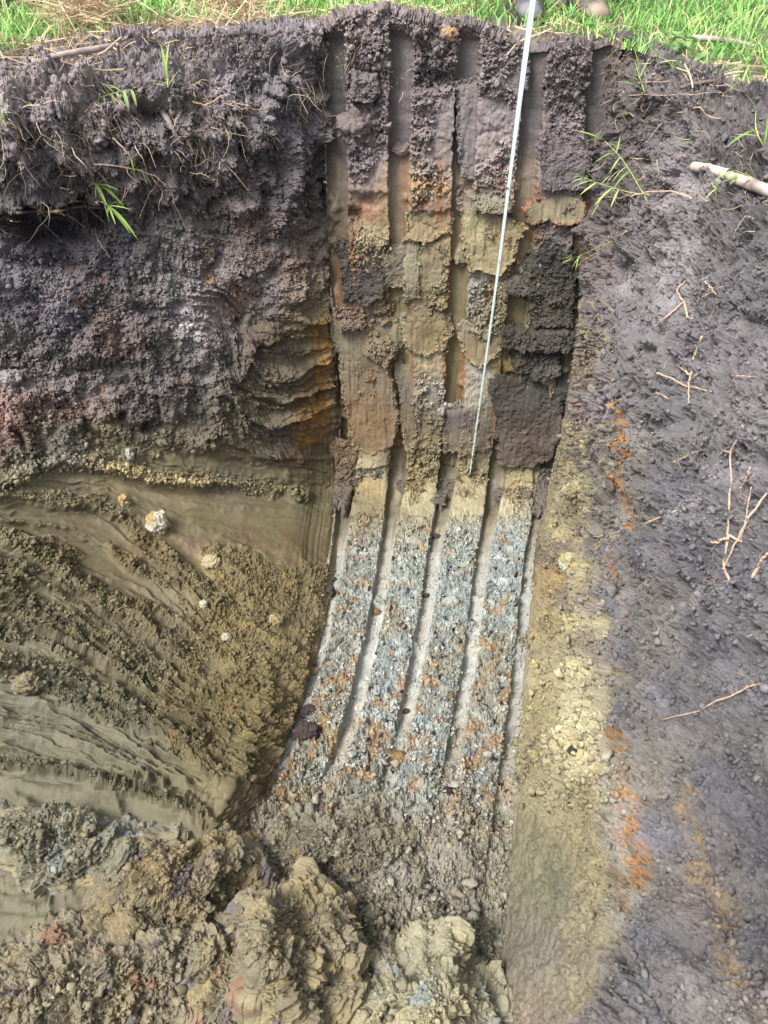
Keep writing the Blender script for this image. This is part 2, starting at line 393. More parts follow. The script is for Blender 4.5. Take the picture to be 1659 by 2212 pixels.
# ------------------------------------------------------------------ far wall and floor
ALB = 0.62
def tone(c, s=.80):
    """take back some of the saturation that light bouncing between the clay walls adds again"""
    l = (c * np.array([.3, .55, .15])).sum(1, keepdims=True); c = l + (c - l) * s
    return c * (1 + .38 * sstep(.22, .07, l))
def streaks(col, px, py, P, L):
    """mineral streaks: (polyline, half width in photo px, colour, strength)"""
    for k, (pl, w, rgb, st) in enumerate(L):
        d, _, _ = polydist(px, py, pl)
        m = sstep(1.1, .35, d / w + .75 * fbm(P * 14 + k, 3, 271) + .35 * perlin(P * 60 + k, 275)) * st
        m = m * sstep(-.42, .2, perlin(P * 90, 277) + .7 * perlin(P * 38, 278))
        m = .75 * m; col = col * (1 - m[:, None]) + m[:, None] * lin(rgb)[None] * np.array([.80, 1.22, 1.7])
    return col
FA = [(780,60,(130,118,116)),(800,120,(105,95,95)),(760,250,(97,89,90)),(820,260,(92,84,86)),(930,150,(88,80,82)),(930,260,(105,96,96)),(1060,130,(115,105,104)),(1060,250,(112,103,104)),(1200,150,(105,96,96)),(1230,230,(95,87,88)),(1210,320,(110,100,100)),(1210,380,(95,88,90)),(760,330,(88,80,84)),(800,330,(97,90,91)),(930,330,(105,95,93)),(1060,340,(115,105,102)),
 (780,400,(110,95,88)),(850,400,(120,98,78)),(930,450,(120,100,90)),(1060,400,(110,100,95)),(1040,450,(125,112,90)),(1110,420,(125,105,90)),(1130,500,(140,110,80)),(1190,500,(110,100,98)),
 (750,470,(95,80,65)),(790,460,(140,102,75)),(800,500,(155,140,105)),(850,470,(140,118,80)),(930,470,(150,135,95)),(960,480,(150,115,78)),(900,530,(130,118,88)),(1000,520,(135,122,85)),(1080,560,(130,120,85)),(1130,580,(150,140,110)),(1180,560,(80,75,75)),
 (780,620,(85,78,72)),(840,630,(110,100,78)),(900,620,(120,110,80)),(940,620,(125,115,88)),(985,640,(125,112,70)),(1030,620,(135,134,124)),(1020,640,(140,140,132)),(1070,650,(120,108,75)),(1110,660,(115,106,78)),
 (780,700,(110,100,78)),(800,800,(115,98,65)),(800,900,(130,98,50)),(850,780,(105,92,65)),(870,730,(105,98,65)),(920,720,(125,108,70)),(920,780,(165,148,115)),(980,760,(120,105,60)),(975,830,(135,112,62)),(1040,800,(165,160,148)),(1020,850,(158,150,132)),(950,850,(180,176,165)),(1095,790,(135,115,65)),(1130,800,(110,105,90)),(1190,820,(150,150,135)),
 (850,930,(95,85,62)),(910,900,(100,90,72)),(1000,900,(85,78,72)),(1060,950,(110,100,80)),(1130,950,(90,78,68)),
 (800,1000,(165,155,122)),(900,990,(140,125,85)),(1010,1000,(140,128,95)),(1100,1020,(140,130,92)),(850,1000,(115,108,82)),(960,960,(110,102,80)),
 (800,1060,(150,130,85)),(900,1050,(145,128,82)),(1000,1050,(145,132,92)),(1100,1060,(155,138,92)),(900,1085,(172,162,122)),(1000,1100,(172,162,122)),(1090,1110,(185,176,142)),(790,1085,(130,120,85)),
 (770,1130,(150,140,110)),(770,1200,(165,162,146)),(790,1280,(160,162,150)),(760,1350,(160,150,124)),(730,1400,(155,145,120)),(720,1500,(152,132,96)),(700,1580,(152,128,86)),(640,1620,(142,118,78)),(760,1450,(165,160,148)),
 (870,1160,(170,166,136)),(880,1230,(178,178,164)),(870,1300,(168,174,170)),(860,1400,(150,162,164)),(840,1480,(158,168,170)),(820,1550,(184,194,194)),(780,1620,(160,155,136)),(850,1350,(172,148,100)),(930,1440,(165,140,90)),
 (990,1170,(172,176,160)),(980,1250,(168,178,174)),(975,1320,(164,176,175)),(960,1400,(156,162,156)),(940,1480,(155,156,145)),(930,1570,(174,183,183)),(910,1630,(165,170,168)),(900,1520,(165,140,92)),(1000,1380,(160,142,98)),
 (1090,1170,(168,182,184)),(1080,1250,(168,183,188)),(1075,1330,(164,176,174)),(1070,1400,(150,135,95)),(1040,1470,(158,142,104)),(1050,1560,(158,146,114)),(1040,1620,(162,156,140)),(1110,1560,(165,160,140)),
 (700,1700,(150,142,112)),(900,1720,(160,162,152)),(1000,1750,(158,152,134)),(900,1850,(150,148,134)),(1050,1900,(146,140,122)),(800,2000,(140,134,112)),(600,1900,(140,134,108))]
P = PF.reshape(-1, 3); px, py = PXF.ravel(), PYF.ravel(); u = UF.ravel()
N = grid_normals(PF).reshape(-1, 3)
wx, wy = warped(px, py, P, 14, 9)
GC = [0.035, .268, .502, .738, .972]                   # the five tooth grooves of the bucket
wall = 1 - sstep(1040, 1130, py)
uw = u + .006 * perlin(np.stack([P[:, 0] * 2, P[:, 1] * 6, P[:, 2] * 6], 1), 31) + .006 * perlin(np.stack([P[:, 0] * 9, P[:, 1] * 40, P[:, 2] * 40], 1), 33) + .004 * perlin(P * 95, 34)
gm = np.zeros(px.shape); gprof = np.zeros(px.shape); gk = np.zeros(px.shape, int)
for k, c in enumerate(GC):
    t = (uw - c) / (.037 * wall + .031 * (1 - wall))
    m = sstep(1.16, 1.0, np.abs(t)); gm = np.maximum(gm, m); gk = np.where(np.abs(t) < 1.3, k, gk)
    gprof = np.maximum(gprof, m * (1 - .45 * (t + 1) / 2))
# grooves stop under crumbs low on the floor, and the lip hides their top
fill = sstep(1540, 1720, py + 90 * fbm(P * 8, 2, 41))
fill = np.maximum(fill, .85 * sstep(.08, .4, fbm(P * np.array([9, 7, 7]), 3, 43)) * sstep(360, 450, py) * sstep(1100, 1000, py))
fill = np.maximum(fill * .75, .8 * sstep(.25, .5, fbm(P * 9, 2, 44)) * sstep(1150, 1400, py))
gvis = gm * (1 - fill) * sstep(30, 75, py - .35 * (np.interp(px, *FLIP)))
h0, r2, r3, c1 = soil_height(P)
along = np.where(wall > .5, P[:, 2], P[:, 1])
scr = perlin(np.stack([u * 110, along * 3.0, 0 * u], 1), 51) * .6 + perlin(np.stack([u * 260, along * 5, 0 * u], 1), 52) * .4
band = 1 - gvis
depthg = (.05 - .022 * sstep(330, 430, py) * sstep(1060, 960, py)) * wall + .034 * (1 - wall)
big = fbm(P * 11, 3, 61)
smoothpatch = sstep(.10 - .22 * sstep(330, 420, py), .3 - .2 * sstep(330, 420, py), fbm(np.stack([P[:, 0] * 5, P[:, 1] * 4, P[:, 2] * 4], 1), 2, 71)) * (py < 1120) * (py > 110)
rough = band * (1 - .8 * smoothpatch)
h = -depthg * gprof * (1 - fill) * sstep(30, 75, py - .35 * np.interp(px, *FLIP)) + rough * (h0 * np.where(py < 1100, 1.15, 1.0) + .012 * big) + .0016 * scr * (1 - rough) + band * smoothpatch * (.008 + .006 * big)
# hollows behind the crumbly band and the ledges cut by each bite of the bucket
for (hx, hy, rx, ry, dep) in [(790, 185, 40, 48, .05), (945, 172, 40, 22, .06), (870, 120, 14, 30, .0), (1215, 215, 45, 70, .02), (760, 470, 30, 24, .045), (890, 530, 32, 22, .04), (880, 120, 40, 26, .02), (790, 430, 24, 18, .03), (925, 515, 26, 12, .05), (1010, 605, 26, 40, .03), (950, 862, 30, 12, .02)]:
    e = ((wx - hx) / rx) ** 2 + ((wy - hy) / ry) ** 2
    h -= dep * np.exp(-e * 1.3) * band
for (lx0, lx1, ly, a) in [(760, 840, 1003, .016), (868, 950, 1082, .018), (965, 1050, 1112, .02), (1070, 1150, 1108, .022), (765, 835, 1062, .012), (1060, 1150, 1046, .014), (880, 975, 452, .016), (740, 840, 405, .014)]:
    d = wy - (ly + 5 * perlin(P * 14, 81)); m = sstep(lx0 - 6, lx0 + 4, px) * sstep(lx1 + 6, lx1 - 4, px)
    h += a * m * np.where(d < 0, np.exp(-(d / 70) ** 2), np.exp(-(d / 7) ** 2)) * band
rub = sstep(1560, 1720, py + 60 * fbm(P * 6, 2, 46)); h += rub * (.35 * h0 + .045 * np.abs(perlin(P * 7, 47)) + .03 * fbm(P * 4, 3, 48) + .012 * fbm(P * 22, 3, 49) - .015)
col = idw(wx, wy, FA); col = tone(col, .85); fz = sstep(1110, 1200, py) * sstep(1800, 1650, py); fm = fbm(P * 24, 4, 45, .6)[:, None]; un = lin((142, 149, 146)) * (1 - sstep(-.1, .4, fm)) + lin((198, 200, 192)) * sstep(-.1, .4, fm); col = col * (1 - .6 * fz[:, None]) + .6 * fz[:, None] * un; col = col * (1 + fz[:, None] * np.array([-.01, .015, .02]) + .0 * fz[:, None])
col = streaks(col, px, py, P, [([(885,395),(930,398),(960,405)],16,(182,116,60),.8),([(870,440),(930,440),(970,470)],13,(150,88,58),.7),([(770,440),(790,470)],14,(150,92,58),.6),([(1090,430),(1100,500),(1110,560)],9,(156,92,54),.7),([(760,800),(770,900),(790,960)],22,(150,96,44),.5),([(1130,420),(1120,470)],8,(150,84,50),.5)])
gcol_py = [0, 60, 200, 320, 350, 420, 520, 600, 700, 800, 880, 960, 1080, 1130, 1200, 1400, 1640, 2000]
gc = [(95,88,86),(95,87,85),(88,81,81),(92,84,84),(108,94,82),(112,98,78),(118,104,78),(110,99,70),(108,96,62),(110,95,60),(94,84,60),(92,84,64),(112,104,82),(150,142,120),(164,164,152),(172,174,168),(154,150,134),(150,142,124)]
gcol = np.stack([np.interp(wy, gcol_py, lin(gc)[:, i]) for i in range(3)], 1)
gcol *= np.where(gk == 0, np.where(py < 1150, .60, .95), np.where(gk == 4, np.where(py < 1150, .78, .95), 1))[:, None]  # left groove darker: dark soil cover plus shade put into the colour
stain = sstep(.05, .45, fbm(np.stack([u * 30, along * 5, 0 * u], 1), 3, 91)) * (py > 1100)
gcol = gcol * (1 - .45 * stain[:, None]) + .45 * stain[:, None] * lin((170, 146, 108))
damp = sstep(.0, .5, fbm(np.stack([u * 40, along * 4, 0 * u], 1), 3, 93)) * (py > 780) * (py < 1180)
gcol *= (1 - .5 * damp)[:, None]; gcol = tone(gcol, .85) * (1 + .12 * sstep(1110, 1180, py))[:, None] * (1 + .25 * fbm(P * 24, 3, 94))[:, None]
col = col * (1 - gvis[:, None]) + gcol * gvis[:, None]
col *= (1 + (.30 * (r2 - .5) + .22 * (r3 - .5))[:, None] * rough[:, None]) * (1 + .16 * fbm(P * 30, 3, 95))[:, None]
col *= (1 + .30 * scr * (1 - rough) * np.where(py > 330, 1, .3))[:, None] * (1 + .16 * perlin(P * 240, 96))[:, None]
# pale crystals, ochre rims and black specks in the blue-grey floor clay
fl_ = sstep(1090, 1150, py) * band
och = sstep(1900, 1650, py) * sstep(.10, .42, fbm(P * 17, 4, 97) + .14 * sstep(1300, 1560, py) - .02 + .10 * sstep(.25, .0, u) + .06 * sstep(.6, .7, u) * (py > 1380)); col = col * (1 - .55 * (och * fl_)[:, None]) + .55 * (och * fl_)[:, None] * lin((170, 126, 66))
wht = sstep(.18, .5, fbm(P * 26, 3, 99)); col *= (1 + .35 * (wht * fl_)[:, None])
tan_ = sstep(.08, .35, fbm(P * 42, 3, 100)); col = col * (1 - .45 * (tan_ * fl_)[:, None]) + .45 * (tan_ * fl_)[:, None] * lin((142, 122, 88))
_, rs = worley(P / .012, 7); col = np.where(((rs > .982) & (fl_ > .5))[:, None], lin((58, 50, 48)), col)
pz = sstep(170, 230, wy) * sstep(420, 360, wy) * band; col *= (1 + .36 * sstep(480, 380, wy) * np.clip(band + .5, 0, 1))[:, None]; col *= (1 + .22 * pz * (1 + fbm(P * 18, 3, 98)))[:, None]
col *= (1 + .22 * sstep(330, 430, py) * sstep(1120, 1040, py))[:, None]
# straight rust streaks drawn down by the teeth
rust = sstep(.25, .6, perlin(np.stack([u * 34, along * 2.2, 0 * u], 1), 101)) * (py > 340) * (py < 980)
col = col * (1 - .5 * rust[:, None]) + .5 * rust[:, None] * lin((150, 92, 50))
lip = np.interp(px, *FLIP); up = sstep(lip - 2, lip - 20, py + 4 * perlin(P * 14, 158)); h = h * (1 - up) - .06 * sstep(lip - 12, lip - 34, py); rough = rough * (1 - up)
Pd = P + N * h[:, None]
gloss = np.clip(gvis * .55 + smoothpatch * .3, 0, 1)
F = gridfaces(NR, NC)
cut = int(np.searchsorted(pyr, 1085)); nf = (cut) * (NC - 1)
def sub(name, V, F, **k):
    ids, inv = np.unique(F, return_inverse=True); inv = inv.reshape(F.shape)
    return mesh(name, V[ids], inv, SOIL, (col * ALB)[ids], gloss[ids], smooth=(rough[ids] < .4).astype(float), **k)
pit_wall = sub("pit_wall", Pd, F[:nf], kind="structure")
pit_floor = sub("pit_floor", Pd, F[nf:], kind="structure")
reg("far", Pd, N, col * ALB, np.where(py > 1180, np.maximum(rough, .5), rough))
print("far", time.time() - T0)

# ------------------------------------------------------------------ left bank
LA = [(50,230,(122,110,112)),(200,160,(120,108,108)),(400,180,(92,84,86)),(550,150,(92,84,88)),(620,250,(80,74,79)),(100,330,(84,76,79)),(300,330,(88,80,83)),(450,350,(80,72,76)),(600,400,(80,72,76)),(680,400,(84,75,74)),(100,520,(74,69,78)),(250,550,(80,74,82)),(50,650,(78,73,82)),(150,700,(84,78,86)),(350,470,(97,88,90)),(550,500,(108,90,84)),(620,550,(112,93,85)),
 (420,650,(156,146,148)),(440,730,(142,131,132)),(430,690,(160,150,150)),(560,650,(130,120,120)),(500,650,(118,100,90)),(240,720,(108,90,82)),(230,760,(106,88,80)),(300,680,(95,85,88)),(250,800,(88,82,84)),(350,820,(92,84,84)),(20,930,(132,104,94)),(200,880,(105,90,85)),(300,900,(92,84,82)),(420,880,(95,88,80)),(60,820,(105,95,92)),(200,820,(88,80,82)),
 (480,760,(95,88,80)),(380,830,(110,101,95)),(600,760,(107,98,78)),(600,850,(107,98,78)),(520,900,(102,94,77)),(600,930,(85,78,72)),(660,700,(128,112,80)),(690,640,(122,106,76)),(650,960,(100,82,60)),(640,600,(126,110,90)),(640,900,(110,84,56)),(600,700,(116,102,82)),(560,740,(80,70,66)),
 (60,985,(112,110,92)),(250,960,(117,110,86)),(400,990,(112,105,80)),(550,1020,(110,102,78)),(660,1040,(107,100,72)),(130,960,(100,98,88)),
 (60,1040,(156,145,114)),(250,1010,(170,155,114)),(330,1040,(156,140,108)),(500,1065,(138,128,102)),(100,1090,(138,128,96)),(300,1090,(122,112,86)),(450,1110,(118,108,78)),(580,1100,(112,105,75)),(660,1085,(110,105,75)),(400,1050,(165,148,108)),
 (30,1150,(126,117,88)),(150,1180,(118,106,78)),(300,1180,(120,103,72)),(420,1180,(110,92,70)),(520,1160,(110,94,68)),(620,1180,(112,96,68)),(200,1250,(115,103,78)),(330,1280,(112,100,76)),(430,1270,(122,110,80)),(560,1260,(114,98,68)),(640,1280,(108,96,68)),(60,1280,(122,114,88)),(100,1340,(126,117,92)),(250,1370,(120,110,84)),(370,1380,(118,108,84)),(480,1380,(128,112,76)),(560,1400,(120,106,74)),(100,1400,(119,113,90)),(300,1450,(113,107,84)),(420,1480,(118,106,74)),(520,1500,(108,94,62)),(450,1225,(155,138,96)),
 (60,1500,(98,95,78)),(150,1560,(100,97,79)),(300,1590,(100,96,77)),(60,1600,(102,99,79)),(200,1640,(98,95,75)),(450,1600,(102,92,63)),(60,1700,(108,104,84)),(200,1700,(104,100,80)),(100,1950,(112,106,84)),(300,2100,(125,115,88))]
FAN = [[(-80,985),(200,985),(400,1010),(560,1035),(700,1046)], [(-80,1062),(0,1049),(120,994),(145,996),(240,1014),(340,1041),(430,1049),(525,1059),(640,1079)],
 [(-80,1075),(37,1079),(116,1093),(199,1098),(259,1130),(315,1186),(370,1227),(417,1265),(470,1330)], [(-80,1140),(0,1172),(83,1227),(153,1274),(222,1320),(296,1362),(347,1403),(420,1470)],
 [(-80,1280),(0,1292),(69,1315),(130,1339),(194,1385),(259,1427),(324,1473),(400,1530)], [(-80,1350),(0,1357),(93,1376),(153,1403),(208,1436),(259,1473),(324,1519),(394,1565),(431,1593)],
 [(-80,1436),(0,1436),(69,1445),(139,1468),(208,1505),(259,1542),(324,1575),(394,1612),(444,1658)], [(-80,1450),(0,1464),(69,1487),(162,1519),(255,1561),(347,1598),(417,1640),(450,1680)],
 [(-80,1560),(0,1579),(116,1598),(222,1640),(330,1700)], [(-80,1655),(0,1660),(200,1690),(400,1750)], [(-80,1900),(200,1900),(400,2000)]]
ARC = [[(590,684),(640,689),(700,694)], [(520,800),(545,740),(600,720),(700,690)], [(530,760),(565,804),(600,819),(655,799),(700,780)], [(470,800),(525,834),(550,854),(600,869),(660,849),(710,830)], [(450,830),(500,859),(540,899),(575,919),(640,899),(710,870)],
 [(400,880),(430,909),(500,954),(560,984),(625,989),(700,1022)], [(440,740),(465,779),(500,859),(535,929),(590,985)]]
P = PL.reshape(-1, 3); px, py = PXL.ravel(), PYL.ravel(); N = grid_normals(PL).reshape(-1, 3)
wx, wy = warped(px, py, P, 22, 10)
jx, jy = px + 7 * perlin(P * 16, 111) + 3 * perlin(P * 50, 112), py + 7 * perlin(P * 16, 113) + 3 * perlin(P * 50, 114)
lx = ledge(py) - px                                     # photo pixels left of the corner
m_top = sstep(600, 470, wy + .10 * wx)                  # root-bound topsoil
m_dark = sstep(1010, 930, wy + .12 * (wx - 350)) * sstep(470, 600, wy + .1 * wx)
m_arc = sstep(395, 455, wx + .25 * (700 - wy)) * sstep(610, 680, wy + .2 * (650 - wx)) * sstep(1000, 975, wy)
m_band = sstep(930, 960, wy + .06 * (200 - wx)) * sstep(1180, 1120, wy - .1 * wx)
m_cor = sstep(95, 45, lx + 14 * perlin(P * 5, 121)) * sstep(560, 700, py)
m_low = sstep(1450, 1490, wy - .42 * wx)                # the broad smooth swipe low on the left
h0, r2, r3, c1 = soil_height(P)
# stream function: swipes of the bucket
psi = np.zeros(px.shape); wsum = np.zeros(px.shape); ridge = np.zeros(px.shape); ridgem = np.zeros(px.shape)
amps = [.006, .024, .02, .016, .016, .026, .022, .012, .010, .012, 0]
for k, l in enumerate(FAN):
    d, t, s = polydist(jx, jy, l); w = 1 / (d + 8) ** 2; psi += w * (k + s * d / 90); wsum += w
    sd_ = s * d; prof = np.where(sd_ < 0, np.exp(-(sd_ / 26) ** 2), np.exp(-(sd_ / 6) ** 2))
    ridge += amps[k] * prof; ridgem = np.maximum(ridgem, prof * (amps[k] > .011))
psi /= wsum
psa = np.zeros(px.shape); wsum = np.zeros(px.shape); ridga = np.zeros(px.shape)
for k, l in enumerate(ARC):
    d, t, s = polydist(jx, jy, l); w = 1 / (d + 8) ** 2; psa += w * (k + s * d / 60); wsum += w
    sd_ = s * d; ridga += .014 * np.where(sd_ < 0, np.exp(-(sd_ / 16) ** 2), np.exp(-(sd_ / 4) ** 2))
psa /= wsum
rf = np.clip(1 - np.abs(perlin(np.stack([psi * 3.1, px * .0035, py * .002], 1), 125)) * 2.2, 0, 1) ** 2; rf2 = np.clip(1 - np.abs(perlin(np.stack([psi * 7.0, px * .006, py * .003], 1), 126)) * 2.2, 0, 1) ** 2
ra = np.clip(1 - np.abs(perlin(np.stack([psa * 2.6, px * .004, py * .003], 1), 127)) * 2.2, 0, 1) ** 2; ra2 = np.clip(1 - np.abs(perlin(np.stack([psa * 6.5, px * .006, py * .004], 1), 128)) * 2.2, 0, 1) ** 2
def stri(q, f, sd=0):
    z = np.zeros_like(q); return .55 * perlin(np.stack([q * f, z, z + .5], 1), sd) + .3 * perlin(np.stack([q * f * 2.7, z, z + .5], 1), sd + 1) + .25 * perlin(np.stack([q * f * 6.3, px * .004, py * .004], 1), sd + 2)
sfan = stri(psi, 6, 131); sarc = stri(psa, 6, 135); scor = stri(lx / 14, 1.6, 139)
bandn = perlin(np.stack([psi * 2.4, px * .006, py * .003], 1), 143) * .5 + perlin(np.stack([psi * 5.5, px * .010, py * .004], 1), 144) * .35
sb = sstep(.0, .3, .55 * fbm(P * 4.5, 3, 141) + bandn * .8 - .75 * (rf - .55) + .30 * m_low + .55 * m_band * sstep(980, 1010, wy) - .35 * sstep(380, 480, wx) * (wy > 1120))   # smoothly smeared places
sb = np.maximum(sb, m_low * (1 - .9 * sstep(1700, 1790, wy) * sstep(-.3, .1, fbm(P * 5, 3, 142)))); sb = np.maximum(sb, .9 * m_band * (wy > 950))
m_soil = np.clip(np.maximum(m_top, m_dark), 0, 1) * (1 - m_arc * .75)
m_fan = (1 - m_soil) * (1 - m_arc)
rough = np.clip(m_soil + m_fan * (1 - sb) * .9 + ridgem * .8 * m_fan + m_arc * (.10 + .30 * ra) - m_cor * .35, 0, 1.0)
sp_ = sstep(.02, .28, fbm(P * np.array([4.2, 3.2, 3.2]), 3, 159)); rough = rough * (1 - .62 * sp_ * m_soil * (1 - .6 * m_top))
lip = np.interp(px, *LLIP)
bl = np.abs(perlin(P * 6.5 + .3 * np.stack([perlin(P * 5, 145), perlin(P * 5, 146), perlin(P * 5, 147)], 1), 148)); bl2 = np.abs(perlin(P * 15 + .3 * np.stack([perlin(P * 11, 145), perlin(P * 11, 146), perlin(P * 11, 147)], 1), 149))
h = rough * h0 * (1 + .25 * m_top) + m_top * sstep(lip - 10, lip + 60, py) * (.12 * bl + .055 * bl2 - .05 + .04 * fbm(P * 4, 3, 151)) + (m_soil - m_top).clip(0) * (.06 * bl + .03 * bl2 - .02)
m_fan = m_fan * 1.0; fd = sstep(1860, 1700, py); ridge = ridge * fd; rf = rf * fd; sfan = sfan * (.3 + .7 * fd)
h += m_fan * ((.026 * rf + .013 * rf2) * (1 + .5 * fbm(P * 22, 2, 154)) * (1 - .6 * m_band) + 1.25 * ridge * (1 + .6 * fbm(P * 25, 2, 153)) + .010 * sfan * (1 - .3 * rough)) + m_arc * (1.7 * ridga + .016 * ra + .009 * ra2 + .008 * sarc) + m_cor * .010 * scor
h += m_soil * (1 - m_top) * .014 * fbm(np.stack([P[:, 0] * 14, P[:, 1] * 6, P[:, 2] * 6], 1), 3, 155)
h += .012 * (1 - sb) * m_fan * fbm(P * 13, 3, 157)
for (hx, hy, rx, ry, dep) in [(90, 488, 130, 38, .26), (200, 468, 66, 26, .20), (325, 250, 36, 30, .20), (30, 470, 60, 24, .1), (215, 455, 30, 14, .08), (450, 185, 20, 24, .07), (520, 250, 30, 14, .05), (340, 150, 26, 16, .05), (590, 150, 40, 34, .06), (320, 270, 40, 40, .05), (470, 480, 40, 60, .05), (140, 540, 50, 60, .05), (340, 345, 40, 14, .07), (250, 330, 40, 14, .03), (50, 300, 60, 12, .05), (330, 400, 30, 20, .04), (520, 690, 14, 14, .05), (330, 930, 14, 14, .06), (270, 905, 10, 18, .05), (40, 945, 9, 30, .06), (195, 930, 10, 26, .04), (240, 900, 8, 26, .04)]:
    e = ((wx - hx) / rx) ** 2 + ((wy - hy) / ry) ** 2; h -= dep * np.exp(-e * 1.4)
for (hx, hy, rx, ry, dep) in [(60, 420, 110, 18, .05), (250, 390, 60, 22, .04), (580, 720, 30, 18, .055), (430, 620, 40, 50, .03), (440, 740, 34, 26, .03), (360, 200, 40, 26, .05), (470, 150, 30, 22, .04), (130, 170, 60, 22, .03), (60, 870, 60, 40, .03), (540, 440, 50, 24, .03)]:
    e = ((wx - hx) / rx) ** 2 + ((wy - hy) / ry) ** 2; h += dep * np.exp(-e * 1.4)
h *= sstep(0, 24, lx + 14) * .92 + .08
up = sstep(lip - 6, lip - 34, py + 5 * perlin(P * 12, 158)); h = h * (1 - up) - .05 * sstep(lip - 22, lip - 46, py); rough = rough * (1 - up)
col = idw(wx, wy, LA); tk = sstep(900, 800, wy)[:, None] * (1 - m_arc[:, None]); col = tone(col, .93) * (1 - tk) + 1.32 * tone(col, .66) * tk
col = streaks(col, px, py, P, [([(443,540),(452,575),(450,605)],13,(176,118,56),.9),([(495,605),(512,632)],9,(170,108,50),.8),([(692,700),(690,800),(684,880),(660,950)],28,(190,120,48),1.25),([(696,740),(694,840),(690,930)],14,(180,108,44),1.1),([(660,840),(640,920)],12,(140,84,40),.6),([(215,700),(235,740),(255,790)],26,(140,90,66),.3),([(-10,860),(50,880),(110,870),(150,900)],30,(176,116,92),.7),([(0,900),(40,930)],18,(170,120,96),.5),([(300,700),(322,745)],14,(136,84,58),.5),([(250,840),(280,870)],10,(140,80,54),.5),([(590,520),(560,570)],40,(124,100,88),.4)])
col *= (1 + (.22 * (r2 - .5) + .22 * (r3 - .5))[:, None] * np.clip(rough, 0, 1)[:, None]) * (1 + .15 * fbm(P * 28, 3, 161))[:, None]
col *= (1 + .20 * (m_fan * sfan + 1.3 * m_arc * sarc + m_cor * scor))[:, None]
yl = sstep(.22, .5, fbm(P * 20, 3, 163)) * m_fan * sstep(.3, .6, rough); col = col * (1 - .4 * yl[:, None]) + .4 * yl[:, None] * lin((168, 142, 88))
dk = sstep(.25, .5, fbm(P * 15, 3, 165) + .10 * (.5 - rf)) * (m_fan + m_arc); col = col * (1 - .4 * dk[:, None]) + .4 * dk[:, None] * lin((80, 68, 62))
orr = sstep(.30, .55, fbm(P * 22, 3, 167)) * m_soil * (wy > 540); col = col * (1 - .5 * orr[:, None]) + .5 * orr[:, None] * lin((150, 98, 66))
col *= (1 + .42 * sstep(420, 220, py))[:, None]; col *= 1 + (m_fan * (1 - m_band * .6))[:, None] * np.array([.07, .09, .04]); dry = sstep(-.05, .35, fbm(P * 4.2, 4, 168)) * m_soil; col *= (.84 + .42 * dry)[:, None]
gr = m_cor * sstep(.1, .5, scor); col = col * (1 - .35 * gr[:, None]) + .35 * gr[:, None] * lin((150, 128, 92))
Pd = P + N * h[:, None]; gloss = np.clip((1 - rough) * .5, 0, 1)
left_bank = mesh("pit_bank", Pd, gridfaces(NRL, NCL), SOIL, col * ALB, gloss, smooth=(rough < .4).astype(float), kind="structure")
reg("left", Pd, N, col * ALB, rough)
print("left", time.time() - T0)

# ------------------------------------------------------------------ right bank
RA = [(1350,130,(112,102,100)),(1340,250,(90,82,82)),(1450,200,(126,113,113)),(1500,250,(130,118,118)),(1620,280,(108,98,98)),(1450,320,(126,113,116)),(1480,420,(136,123,126)),(1600,330,(100,91,93)),(1400,500,(118,106,110)),(1550,480,(122,110,112)),(1640,520,(92,85,89)),(1330,450,(94,86,88)),(1300,550,(110,98,95)),(1450,580,(132,120,126)),(1400,640,(142,130,137)),(1600,620,(108,100,108)),(1350,700,(132,122,130)),(1300,700,(112,104,104)),(1265,720,(122,112,96)),(1500,760,(118,108,117)),(1640,780,(120,110,117)),(1600,900,(136,126,131)),(1450,880,(110,102,109)),(1300,880,(132,122,127)),(1240,800,(112,99,80)),
 (1250,950,(142,132,106)),(1290,1000,(98,91,91)),(1220,1000,(122,114,89)),(1480,1050,(102,95,105)),(1600,1050,(116,108,116)),(1400,1200,(95,88,98)),(1500,1200,(101,94,105)),(1620,1250,(104,97,108)),(1550,1400,(101,94,105)),(1450,1500,(98,92,101)),(1640,1500,(112,104,114)),(1340,1400,(114,106,114)),(1345,1550,(114,106,112)),(1320,1300,(100,94,102)),
 (1270,1050,(152,140,102)),(1240,1070,(158,148,112)),(1260,1100,(132,120,84)),(1220,1150,(168,155,112)),(1210,1060,(137,127,96)),(1250,1230,(184,172,122)),(1210,1250,(168,142,84)),(1190,1350,(154,138,90)),(1250,1350,(190,177,124)),(1300,1180,(98,93,98)),(1295,1100,(95,89,92)),(1200,1480,(168,155,108)),(1260,1450,(195,185,138)),(1170,1550,(154,142,97)),(1270,1560,(198,188,142)),(1160,1640,(144,132,94)),(1250,1620,(194,182,132)),(1150,1200,(117,110,81)),(1240,1300,(130,115,105)),(1225,1200,(120,105,95)),(1265,1410,(110,100,90)),
 (1200,1720,(154,144,107)),(1170,1830,(124,119,87)),(1250,1800,(148,136,96)),(1200,1920,(104,104,80)),(1180,2050,(117,110,96)),(1280,2000,(150,140,104)),(1250,2150,(148,138,106)),(1170,2190,(142,127,106)),(1420,1800,(104,97,108)),(1500,1920,(120,104,100)),(1420,2050,(95,89,99)),(1380,2050,(128,114,112)),(1640,1800,(90,84,96)),(1560,1700,(95,89,100)),(1640,2000,(90,84,94)),(1400,2190,(132,120,120)),(1300,1750,(150,136,98)),(1290,1900,(148,136,98))]
P = PR.reshape(-1, 3); px, py = PXR.ravel(), PYR.ravel(); N = grid_normals(PR).reshape(-1, 3)
wx, wy = warped(px, py, P, 16, 10)
bc = bcol(py) + 46 * fbm(P * np.array([7, 7, 5]), 4, 170, .65) - 12; m_clay = sstep(12, -22, wx - bc) * sstep(500, 1000, py)
m_mid = m_clay * sstep(1120, 980, py)
